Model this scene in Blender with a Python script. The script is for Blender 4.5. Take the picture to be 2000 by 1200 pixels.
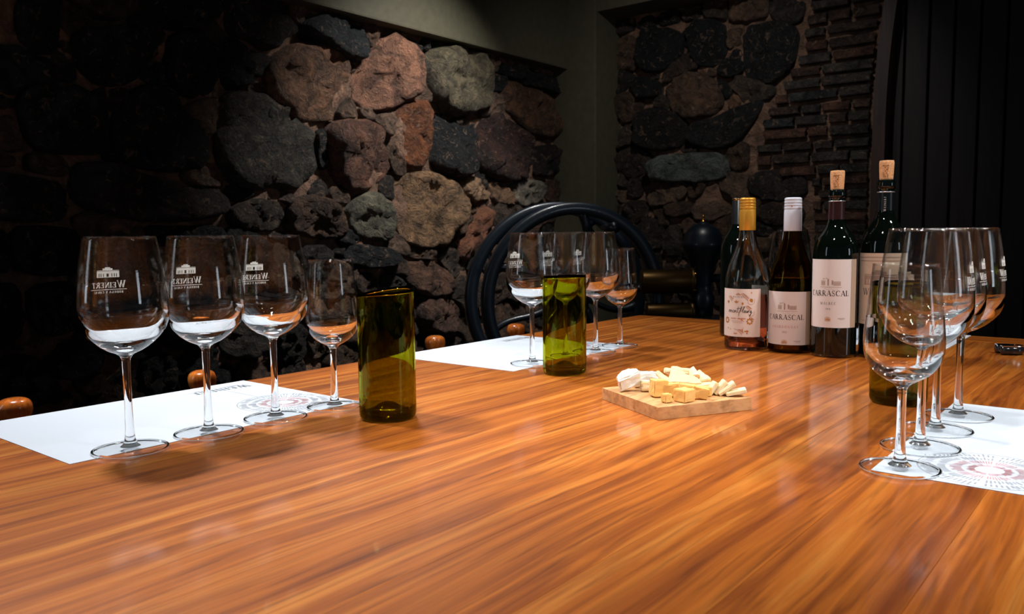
import bpy, bmesh, math, random
from mathutils import Vector, Matrix, noise
random.seed(11)
PI=math.pi
scene=bpy.context.scene
for o in list(bpy.data.objects): bpy.data.objects.remove(o)
col=bpy.data.collections.new('tasting_room'); scene.collection.children.link(col)

# ---------------- camera ----------------
TZ=0.75                                   # table top height
CAM=Vector((0,0,TZ+0.2282)); YAW,PITCH,ROLL=0.676397,0.0900407,-0.0102525
def cam_dir(x,y):                         # camera axes in the room
    c,s=math.cos(ROLL),math.sin(ROLL); x,y=c*x-s*y,s*x+c*y
    c,s=math.cos(PITCH),math.sin(PITCH); up=y*c; fw=y*s
    c,s=math.cos(YAW),math.sin(YAW); return Vector((x*c-fw*s,x*s+fw*c,up))
cd=bpy.data.cameras.new('camera'); cam=bpy.data.objects.new('camera',cd); col.objects.link(cam)
r_=cam_dir(1,0).normalized(); u_=cam_dir(0,1).normalized(); f_=u_.cross(r_)
m=Matrix((r_,u_,-f_)).transposed().to_4x4(); m.translation=CAM; cam.matrix_world=m
cd.sensor_width=36; cd.lens=36*1604.7/2000; cd.clip_start=.02
cd.dof.use_dof=True; cd.dof.focus_distance=1.15; cd.dof.aperture_fstop=14
scene.camera=cam
# ---------------- world, lamps, exposure ----------------
w=bpy.data.worlds.new('world'); scene.world=w; w.use_nodes=True
w.node_tree.nodes['Background'].inputs[0].default_value=(.25,.5,.7,1)
w.node_tree.nodes['Background'].inputs[1].default_value=.03
scene.view_settings.view_transform='Standard'; scene.view_settings.look='None'
scene.view_settings.exposure=0.25; scene.view_settings.gamma=1; scene.view_settings.use_curve_mapping=False
cy=scene.cycles
cy.use_denoising=True; cy.max_bounces=20; cy.transmission_bounces=20; cy.glossy_bounces=8; cy.diffuse_bounces=4
cy.transparent_max_bounces=40; cy.caustics_refractive=True; cy.caustics_reflective=True; cy.blur_glossy=.6; cy.sample_clamp_indirect=40
LAMP=(1.0,.965,.93)
def spot(loc,target,watt,deg,blend=.6,rad=.026,colr=LAMP):
    l=bpy.data.lights.new('led_spot','SPOT'); l.energy=watt; l.spot_size=math.radians(deg); l.spot_blend=blend
    l.shadow_soft_size=rad; l.color=colr
    o=bpy.data.objects.new('led_spot',l); col.objects.link(o); o.location=loc
    o.rotation_euler=(Vector(target)-Vector(loc)).to_track_quat('-Z','Y').to_euler(); return o
CLUSTERS=[ # track heads of four leds in a row over both long sides of the table, the last one added as fill: place, aim, watts per led, cone
 ((-1.60,.50,2.3),(-1.08,.50,TZ),25,62),
 ((-1.60,1.40,2.3),(-.98,1.22,TZ),19,60),
 ((-1.50,2.42,2.35),(-2.42,2.40,1.10),25,72),
 ((.66,.80,2.3),(.02,.72,TZ),15,56),
 ((.66,1.50,2.3),(-.10,1.45,TZ),18,58),
 ((-.40,.30,2.45),(-.48,1.30,TZ),13,52),  # added fill cluster, brightens the bottle fronts and labels
]
for i_,(c,t,wt,dg) in enumerate(CLUSTERS):
    for k in range(4): spot((c[0]+(k-1.5)*.012,c[1]+(k-1.5)*.045,c[2]),t,wt,dg,.9 if i_==2 else .6)
spot((-1.1,2.2,2.4),(-1.85,3.6,1.05),30,84,1)              # single spot added to brighten the pump corner and post
def window_light(loc,target,sx,sy,watt):
    a=bpy.data.lights.new('window_light','AREA'); a.shape='RECTANGLE'; a.size=sx; a.size_y=sy; a.energy=watt; a.color=(.78,.88,1)
    ao=bpy.data.objects.new('window_light',a); col.objects.link(ao); ao.location=loc
    ao.rotation_euler=(Vector(target)-Vector(loc)).to_track_quat('-Z','Y').to_euler()
window_light((3.0,1.55,1.35),(-.5,1.2,.9),.45,.8,4)
window_light((-2.25,-1.45,1.55),(-.7,.6,.9),.32,1.3,3)

# ---------------- helpers ----------------
def lin(h,k=1.0):
    h=h.lstrip('#'); v=[int(h[i:i+2],16)/255 for i in (0,2,4)]
    return tuple((c/12.92 if c<=.04045 else ((c+.055)/1.055)**2.4)*k for c in v)+(1.0,)
def mat(name): 
    m=bpy.data.materials.new(name); m.use_nodes=True; return m,m.node_tree,m.node_tree.nodes['Principled BSDF']
def N(nt,t,**kw):
    n=nt.nodes.new(t)
    for k,v in kw.items():
        if k.startswith('i_'): n.inputs[int(k[2:]) if k[2:].isdigit() else k[2:]].default_value=v
        else: setattr(n,k,v)
    return n
def ramp(nt,stops):
    n=nt.nodes.new('ShaderNodeValToRGB'); e=n.color_ramp.elements
    while len(e)<len(stops): e.new(.5)
    for i,(p,c) in enumerate(stops): e[i].position=p; e[i].color=c if len(c)==4 else c+(1,)
    return n
def simple(name,c,rough=.5,metal=0,spec=.5,coat=0,bump=0,bscale=80,var=0,emit=None):
    m,nt,b=mat(name); b.inputs['Base Color'].default_value=c; b.inputs['Roughness'].default_value=rough
    b.inputs['Metallic'].default_value=metal; b.inputs['Specular IOR Level'].default_value=spec; b.inputs['Coat Weight'].default_value=coat
    g=N(nt,'ShaderNodeNewGeometry')
    if bump or var:
        nz=N(nt,'ShaderNodeTexNoise'); nz.inputs['Scale'].default_value=bscale; nz.inputs['Detail'].default_value=6
        nt.links.new(g.outputs['Position'],nz.inputs['Vector'])
        if bump:
            bp=N(nt,'ShaderNodeBump'); bp.inputs['Strength'].default_value=bump; bp.inputs['Distance'].default_value=.004
            nt.links.new(nz.outputs['Fac'],bp.inputs['Height']); nt.links.new(bp.outputs['Normal'],b.inputs['Normal'])
        if var:
            rp=ramp(nt,[(.3,tuple(x*(1-var) for x in c[:3])),(.7,tuple(min(1,x*(1+var)) for x in c[:3]))])
            nt.links.new(nz.outputs['Fac'],rp.inputs[0]); nt.links.new(rp.outputs[0],b.inputs['Base Color'])
    return m
def glass(name,c,ior=1.5,rough=0):
    m=bpy.data.materials.new(name); m.use_nodes=True; nt=m.node_tree; nt.nodes.clear()
    g=N(nt,'ShaderNodeBsdfGlass'); g.inputs['Color'].default_value=c; g.inputs['IOR'].default_value=ior; g.inputs['Roughness'].default_value=rough
    o=N(nt,'ShaderNodeOutputMaterial'); nt.links.new(g.outputs[0],o.inputs[0]); return m
def thin(name,c=(.95,.96,.955,1),f0=.045,gr=1.0):
    m=bpy.data.materials.new(name); m.use_nodes=True; nt=m.node_tree; nt.nodes.clear()
    t=N(nt,'ShaderNodeBsdfTransparent'); t.inputs[0].default_value=c
    g=N(nt,'ShaderNodeBsdfGlossy'); g.inputs['Roughness'].default_value=0.0
    lw=N(nt,'ShaderNodeLayerWeight'); lw.inputs[0].default_value=.5
    p=N(nt,'ShaderNodeMath',operation='POWER'); p.inputs[1].default_value=5
    q=N(nt,'ShaderNodeMath',operation='MULTIPLY_ADD'); q.inputs[1].default_value=(1-f0)*gr; q.inputs[2].default_value=f0
    nt.links.new(lw.outputs['Facing'],p.inputs[0]); nt.links.new(p.outputs[0],q.inputs[0])
    mx=N(nt,'ShaderNodeMixShader'); nt.links.new(q.outputs[0],mx.inputs[0]); nt.links.new(t.outputs[0],mx.inputs[1]); nt.links.new(g.outputs[0],mx.inputs[2])
    o=N(nt,'ShaderNodeOutputMaterial'); nt.links.new(mx.outputs[0],o.inputs[0]); return m

def wood(name,dark,mid,light,gx=26,gy=1.3,rough=.3,coat=.5,bump=.05,axis='Y',spec=.4,coatrough=.12):
    m,nt,b=mat(name)
    tc=N(nt,'ShaderNodeNewGeometry'); oi=N(nt,'ShaderNodeObjectInfo')
    mul=N(nt,'ShaderNodeVectorMath',operation='SCALE'); 
    cx=N(nt,'ShaderNodeCombineXYZ'); nt.links.new(oi.outputs['Random'],cx.inputs[0]); nt.links.new(oi.outputs['Random'],cx.inputs[1]); nt.links.new(oi.outputs['Random'],cx.inputs[2])
    nt.links.new(cx.outputs[0],mul.inputs[0]); mul.inputs['Scale'].default_value=13
    add=N(nt,'ShaderNodeVectorMath',operation='ADD'); nt.links.new(tc.outputs['Position'],add.inputs[0]); nt.links.new(mul.outputs[0],add.inputs[1])
    # slow wander of the grain
    wn=N(nt,'ShaderNodeTexNoise'); wn.inputs['Scale'].default_value=2.2; wn.inputs['Detail'].default_value=2; nt.links.new(add.outputs[0],wn.inputs['Vector'])
    ws=N(nt,'ShaderNodeVectorMath',operation='SCALE'); ws.inputs['Scale'].default_value=.035; nt.links.new(wn.outputs['Color'],ws.inputs[0])
    a2=N(nt,'ShaderNodeVectorMath',operation='ADD'); nt.links.new(add.outputs[0],a2.inputs[0]); nt.links.new(ws.outputs[0],a2.inputs[1])
    mp=N(nt,'ShaderNodeMapping'); sc={'Y':(gx,gy,gx),'X':(gy,gx,gx),'Z':(gx,gx,gy)}[axis]; mp.inputs['Scale'].default_value=sc
    nt.links.new(a2.outputs[0],mp.inputs[0])
    n1=N(nt,'ShaderNodeTexNoise'); n1.inputs['Scale'].default_value=1; n1.inputs['Detail'].default_value=7; n1.inputs['Roughness'].default_value=.62; n1.inputs['Distortion'].default_value=.5
    n2=N(nt,'ShaderNodeTexNoise'); n2.inputs['Scale'].default_value=4.5; n2.inputs['Detail'].default_value=4
    nt.links.new(mp.outputs[0],n1.inputs['Vector']); nt.links.new(mp.outputs[0],n2.inputs['Vector'])
    rp=ramp(nt,[(.30,dark),(.42,tuple((a+c)/2 for a,c in zip(dark,mid))),(.52,mid),(.68,light)]); nt.links.new(n1.outputs['Fac'],rp.inputs[0])
    r2=ramp(nt,[(.35,(.55,.5,.45,1)),(.55,(1,1,1,1))]); nt.links.new(n2.outputs['Fac'],r2.inputs[0])
    mm=N(nt,'ShaderNodeMix',data_type='RGBA',blend_type='MULTIPLY'); mm.inputs[0].default_value=.55
    nt.links.new(rp.outputs[0],mm.inputs[6]); nt.links.new(r2.outputs[0],mm.inputs[7])
    n5=N(nt,'ShaderNodeTexNoise'); n5.inputs['Scale'].default_value=1; n5.inputs['Detail'].default_value=3; m5=N(nt,'ShaderNodeMapping'); m5.inputs['Scale'].default_value=tuple(q*(3.2 if q==gx else 7) for q in sc)
    nt.links.new(a2.outputs[0],m5.inputs[0]); nt.links.new(m5.outputs[0],n5.inputs['Vector'])
    r5=ramp(nt,[(.30,(.42,.36,.30,1)),(.44,(1,1,1,1))]); nt.links.new(n5.outputs['Fac'],r5.inputs[0])
    m6=N(nt,'ShaderNodeMix',data_type='RGBA',blend_type='MULTIPLY'); m6.inputs[0].default_value=.6; nt.links.new(mm.outputs[2],m6.inputs[6]); nt.links.new(r5.outputs[0],m6.inputs[7]); mm=m6
    # board to board tone
    hs=N(nt,'ShaderNodeHueSaturation'); mr=N(nt,'ShaderNodeMapRange'); mr.inputs[3].default_value=.86; mr.inputs[4].default_value=1.12
    nt.links.new(oi.outputs['Random'],mr.inputs[0]); nt.links.new(mr.outputs[0],hs.inputs['Value']); nt.links.new(mm.outputs[2],hs.inputs['Color'])
    nt.links.new(hs.outputs[0],b.inputs['Base Color'])
    b.inputs['Roughness'].default_value=rough; b.inputs['Coat Weight'].default_value=coat; b.inputs['Coat Roughness'].default_value=coatrough
    b.inputs['Specular IOR Level'].default_value=spec
    bp=N(nt,'ShaderNodeBump'); bp.inputs['Strength'].default_value=bump; bp.inputs['Distance'].default_value=.002
    nt.links.new(n2.outputs['Fac'],bp.inputs['Height']); nt.links.new(bp.outputs['Normal'],b.inputs['Normal'])
    return m
def rock(name,mortar=False):
    m,nt,b=mat(name); g=N(nt,'ShaderNodeNewGeometry')
    def nz(s,d=8,r=.6,dist=0):
        n=N(nt,'ShaderNodeTexNoise'); n.inputs['Scale'].default_value=s; n.inputs['Detail'].default_value=d; n.inputs['Roughness'].default_value=r; n.inputs['Distortion'].default_value=dist
        nt.links.new(g.outputs['Position'],n.inputs['Vector']); return n
    n1=nz(15,9,.7,.7); n2=nz(38,7,.65,1.0); n3=nz(7,3); n4=nz(150,4,.7)
    if mortar: base=N(nt,'ShaderNodeRGB'); base.outputs[0].default_value=lin('a5816a'); src=base.outputs[0]
    else: oi=N(nt,'ShaderNodeObjectInfo'); src=oi.outputs['Color']
    r1=ramp(nt,[(.36,(.16,.16,.17,1)),(.49,(.72,.72,.72,1)),(.63,(1.5,1.42,1.32,1))]); nt.links.new(n1.outputs['Fac'],r1.inputs[0])
    m1=N(nt,'ShaderNodeMix',data_type='RGBA',blend_type='MULTIPLY'); m1.inputs[0].default_value=.9 if not mortar else .7
    nt.links.new(src,m1.inputs[6]); nt.links.new(r1.outputs[0],m1.inputs[7])
    # lime smears and rusty patches lie on the stone
    r2=ramp(nt,[(.57,(0,0,0,1)),(.66,(1,1,1,1))]); nt.links.new(n2.outputs['Fac'],r2.inputs[0])
    ms=N(nt,'ShaderNodeMath',operation='MULTIPLY'); ms.inputs[1].default_value=.5; nt.links.new(r2.outputs[0],ms.inputs[0])
    m2=N(nt,'ShaderNodeMix',data_type='RGBA'); nt.links.new(ms.outputs[0],m2.inputs[0]); nt.links.new(m1.outputs[2],m2.inputs[6]); m2.inputs[7].default_value=lin('a98a70')
    nt.links.new(m2.outputs[2],b.inputs['Base Color'])
    b.inputs['Roughness'].default_value=.62; b.inputs['Specular IOR Level'].default_value=.45
    ad=N(nt,'ShaderNodeMath',operation='MULTIPLY_ADD'); ad.inputs[1].default_value=.5; nt.links.new(n2.outputs['Fac'],ad.inputs[0]); nt.links.new(n1.outputs['Fac'],ad.inputs[2])
    ad2=N(nt,'ShaderNodeMath',operation='MULTIPLY_ADD'); ad2.inputs[1].default_value=.16; nt.links.new(n4.outputs['Fac'],ad2.inputs[0]); nt.links.new(ad.outputs[0],ad2.inputs[2])
    bp=N(nt,'ShaderNodeBump'); bp.inputs['Strength'].default_value=1; bp.inputs['Distance'].default_value=.06
    nt.links.new(ad2.outputs[0],bp.inputs['Height']); nt.links.new(bp.outputs['Normal'],b.inputs['Normal'])
    return m

M={}
M['table']=wood('table_wood',lin('8a400e'),lin('c66d1f'),lin('e08e3a'),gx=46,gy=1.1,rough=.45,coat=.9,coatrough=.11)
M['table_x']=wood('table_wood_cross',lin('8a400e'),lin('b9651b'),lin('d48232'),gx=46,gy=1.1,rough=.45,coat=.9,coatrough=.11,axis='X')
M['board']=wood('board_wood',lin('c8945f'),lin('d8a570'),lin('e2b37e'),gx=30,gy=3,rough=.55,coat=0,axis='Y',bump=.02)
M['chair']=wood('chair_wood',lin('9a4a18'),lin('d0702a'),lin('e08838'),gx=40,gy=6,rough=.25,coat=.8,axis='Z')
M['chair_dark']=wood('chair_dark_wood',lin('2e160b'),lin('4a2412'),lin('5e3018'),gx=40,gy=4,rough=.35,coat=.3,axis='Z')
M['door']=wood('door_wood',lin('0e0a09'),lin('1c1311'),lin('281b17'),gx=22,gy=1.5,rough=.55,coat=0,axis='Z',bump=.3)
M['frame']=wood('door_frame_wood',lin('22140f'),lin('3a241a'),lin('4a2f22'),gx=22,gy=1.5,rough=.5,coat=0,axis='Z',bump=.3)
M['rock']=rock('rock'); M['mortar']=rock('mortar',True)
M['plaster']=simple('olive_plaster',lin('4a4735'),.75,bump=.5,bscale=30,var=.12)
M['ceiling']=simple('ceiling_plaster',lin('2c2c26'),.9,bump=.4,bscale=20)
M['floor']=simple('floor_tile',lin('3a2c24'),.6,bump=.2,bscale=12,var=.3)
M['paper']=simple('white_paper',lin('cdd8e6'),.6,spec=.3,bump=.05,bscale=9)
M['ink_grey']=simple('grey_ink',lin('989ea9'),.6)
M['ink_dark']=simple('dark_ink',lin('55585f'),.6)
M['ink_red']=simple('red_ink',lin('c8979d'),.6)
M['ink_black']=simple('black_ink',lin('17130f'),.5)
M['ink_gold']=simple('gold_ink',lin('c98a3a'),.4,metal=.2)
M['ink_rose']=simple('rose_ink',lin('c98a80'),.6)
M['ink_sketch']=simple('sketch_ink',lin('a58d80'),.7)
M['ink_pale']=simple('pale_sketch_ink',lin('c0b0a6'),.7)
M['etch']=simple('white_glass_print',lin('e9e2da'),.55)
M['label']=simple('cream_label',lin('e6dedc'),.55)
M['label_pink']=simple('pink_label',lin('ecdfd8'),.55)
M['label_beige']=simple('beige_label',lin('cdb8a4'),.55)
M['label_band']=simple('cream_band',lin('b9a48e'),.55)
M['green_lightened']=glass('lightened_olive_glass',(.74,.74,.20,1))  # olive glass lightened in colour for the bright paper seen through it
_m,_nt,_b=mat('white_glass_print2'); M['etch']=_m
_t=N(_nt,'ShaderNodeBsdfTranslucent'); _t.inputs[0].default_value=(.95,.92,.88,1); _x=N(_nt,'ShaderNodeMixShader'); _b.inputs['Base Color'].default_value=(.95,.92,.88,1)
_x.inputs[0].default_value=.5; _nt.links.new(_b.outputs[0],_x.inputs[1]); _nt.links.new(_t.outputs[0],_x.inputs[2]); _nt.links.new(_x.outputs[0],_nt.nodes['Material Output'].inputs[0])
M['clear']=glass('clear_glass',(.985,.992,.99,1)); M['thin']=thin('thin_clear_glass'); M['thinfoot']=thin('foot_glass',(.99,.995,.995,1),f0=.03,gr=.3)
M['green']=glass('olive_green_glass',(.64,.63,.16,1))
M['rose_glass']=glass('bottle_clear_glass',(.95,.96,.95,1)); M['rose_wine']=glass('rose_wine',(.96,.62,.50,1),1.34)
M['amber_glass']=glass('olive_amber_glass',(.60,.50,.12,1)); M['white_wine']=glass('white_wine',(.95,.82,.35,1),1.34)
M['dark_glass']=simple('dark_bottle_glass',(.0015,.0035,.0025,1),.03,spec=.6)
M['gold_cap']=simple('gold_cap',lin('e0a33a'),.38,metal=.55)
M['white_cap']=simple('white_cap',lin('d3d8e6'),.35,coat=.3)
M['red_spot']=simple('red_mark',lin('c05a46'),.5)
M['capsule_red']=simple('dark_red_capsule',lin('33191a'),.3,metal=.2)
M['capsule_black']=simple('black_capsule',lin('0c1012'),.3,metal=.1)
M['silver']=simple('silver_ring',lin('c8ccd2'),.3,metal=.8)
M['cork']=simple('cork',lin('d9a070'),.85,bump=.3,bscale=300,var=.18)
M['cork_ink']=simple('cork_stain',lin('8e6238'),.9)
M['iron']=simple('black_painted_iron',lin('0a1620'),.38,spec=.5,coat=.25,bump=.06,bscale=60)
M['brass']=simple('old_brass',lin('5c4526'),.38,metal=.9,bump=.03)
M['brass_bright']=simple('brass',lin('d59a45'),.22,metal=1)
M['chrome']=simple('chrome',(.85,.86,.88,1),.12,metal=1)
M['black_plastic']=simple('black_plastic',(.01,.01,.012,1),.2,spec=.5)
def cheese(n,c,sub,v=.04):
    m=simple(n,c,.45,bump=.12,bscale=120,var=v); b=m.node_tree.nodes['Principled BSDF']
    b.inputs['Subsurface Weight'].default_value=sub; b.inputs['Subsurface Radius'].default_value=(.01,.006,.002); b.inputs['Subsurface Scale'].default_value=.4; return m
M['cheddar']=cheese('yellow_cheese',lin('f2c67a'),.3); M['pale_cheese']=cheese('pale_yellow_cheese',lin('f3d3a6'),.3); M['cream_cheese']=cheese('cream_cheese',lin('f3e2be'),.3)
M['rind']=cheese('white_rind',lin('eef0ee'),.2); M['mould']=simple('blue_mould',lin('7e8a92'),.7)

def link(name,me,mt,parent=None,smooth=True,loc=None):
    o=bpy.data.objects.new(name,me); col.objects.link(o)
    for x in (mt if isinstance(mt,(list,tuple)) else [mt]): me.materials.append(x)
    if smooth:
        for p in me.polygons: p.use_smooth=True
    if parent: o.parent=parent
    if loc: o.location=loc
    return o
def frombm(name,bm,mt,parent=None,smooth=False,loc=None):
    bmesh.ops.recalc_face_normals(bm,faces=bm.faces); me=bpy.data.meshes.new(name); bm.to_mesh(me); bm.free()
    return link(name,me,mt,parent,smooth,loc)
def empty(name,loc=(0,0,0),rz=0):
    o=bpy.data.objects.new(name,None); col.objects.link(o); o.location=loc; o.rotation_euler=(0,0,rz); o.empty_display_size=.05; return o
def tag(o,label=None,cat=None,group=None,kind=None):
    if label: o['label']=label
    if cat: o['category']=cat
    if group: o['group']=group
    if kind: o['kind']=kind
    return o
def bx(bm,c,s,rot=None,bev=0):
    r=bmesh.ops.create_cube(bm,size=1); vs=r['verts']
    bmesh.ops.scale(bm,vec=s,verts=vs)
    if bev:
        es=list({e for v in vs for e in v.link_edges})
        rr=bmesh.ops.bevel(bm,geom=es,offset=bev,segments=2,affect='EDGES',profile=.7); vs=list({v for f in rr['faces'] for v in f.verts}|{v for v in vs if v.is_valid})
    if rot: bmesh.ops.rotate(bm,cent=(0,0,0),matrix=rot,verts=vs)
    bmesh.ops.translate(bm,vec=c,verts=vs); return vs
def box(name,c,s,mt,parent=None,bev=0,rot=None,local=True):
    bm=bmesh.new(); bx(bm,(0,0,0),s,rot,bev); return frombm(name,bm,mt,parent,False,c)
def lathe_bm(prof,seg=48,closed=False,bm=None,zfun=None):
    bm=bm or bmesh.new(); rings=[]
    for r,z in prof:
        if r<1e-6: rings.append([bm.verts.new((0,0,z))])
        else: rings.append([bm.verts.new((r*math.cos(2*PI*k/seg),r*math.sin(2*PI*k/seg),z+(zfun(2*PI*k/seg,z) if zfun else 0))) for k in range(seg)])
    n=len(rings); fs=[]
    for i in range(n if closed else n-1):
        a,b=rings[i],rings[(i+1)%n]
        for k in range(seg):
            k2=(k+1)%seg
            if len(a)==1 and len(b)==1: continue
            if len(a)==1: f=bm.faces.new((a[0],b[k2],b[k]))
            elif len(b)==1: f=bm.faces.new((a[k],a[k2],b[0]))
            else: f=bm.faces.new((a[k],a[k2],b[k2],b[k]))
            fs.append(f)
    return bm
def lathe(name,prof,mt,parent=None,seg=48,loc=None,closed=False,zfun=None,smooth=True):
    return frombm(name,lathe_bm(prof,seg,closed,None,zfun),mt,parent,smooth,loc)
def smoothprof(pts,sub=4):                 # Catmull-Rom through profile points
    out=[]
    for i in range(len(pts)-1):
        p0=pts[max(0,i-1)];p1=pts[i];p2=pts[i+1];p3=pts[min(len(pts)-1,i+2)]
        for k in range(sub):
            t=k/sub; out.append(tuple(.5*((2*b)+(-a+c)*t+(2*a-5*b+4*c-d)*t*t+(-a+3*b-3*c+d)*t**3) for a,b,c,d in zip(p0,p1,p2,p3)))
    out.append(pts[-1]); return [(max(0,r),z) for r,z in out]
def tube_bm(pts,rad,seg=10,bm=None):
    bm=bm or bmesh.new(); prev=None; rings=[]
    for i,p in enumerate(pts):
        p=Vector(p); t=(Vector(pts[min(i+1,len(pts)-1)])-Vector(pts[max(i-1,0)])).normalized()
        a=t.cross(Vector((0,0,1)));  a=a.normalized() if a.length>1e-4 else Vector((1,0,0)); b=t.cross(a)
        r=rad[i] if isinstance(rad,(list,tuple)) else rad
        rings.append([bm.verts.new(p+a*r*math.cos(2*PI*k/seg)+b*r*math.sin(2*PI*k/seg)) for k in range(seg)])
    for a,b in zip(rings,rings[1:]):
        for k in range(seg): bm.faces.new((a[k],a[(k+1)%seg],b[(k+1)%seg],b[k]))
    bm.faces.new(rings[0]); bm.faces.new(rings[-1]); return bm
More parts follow.
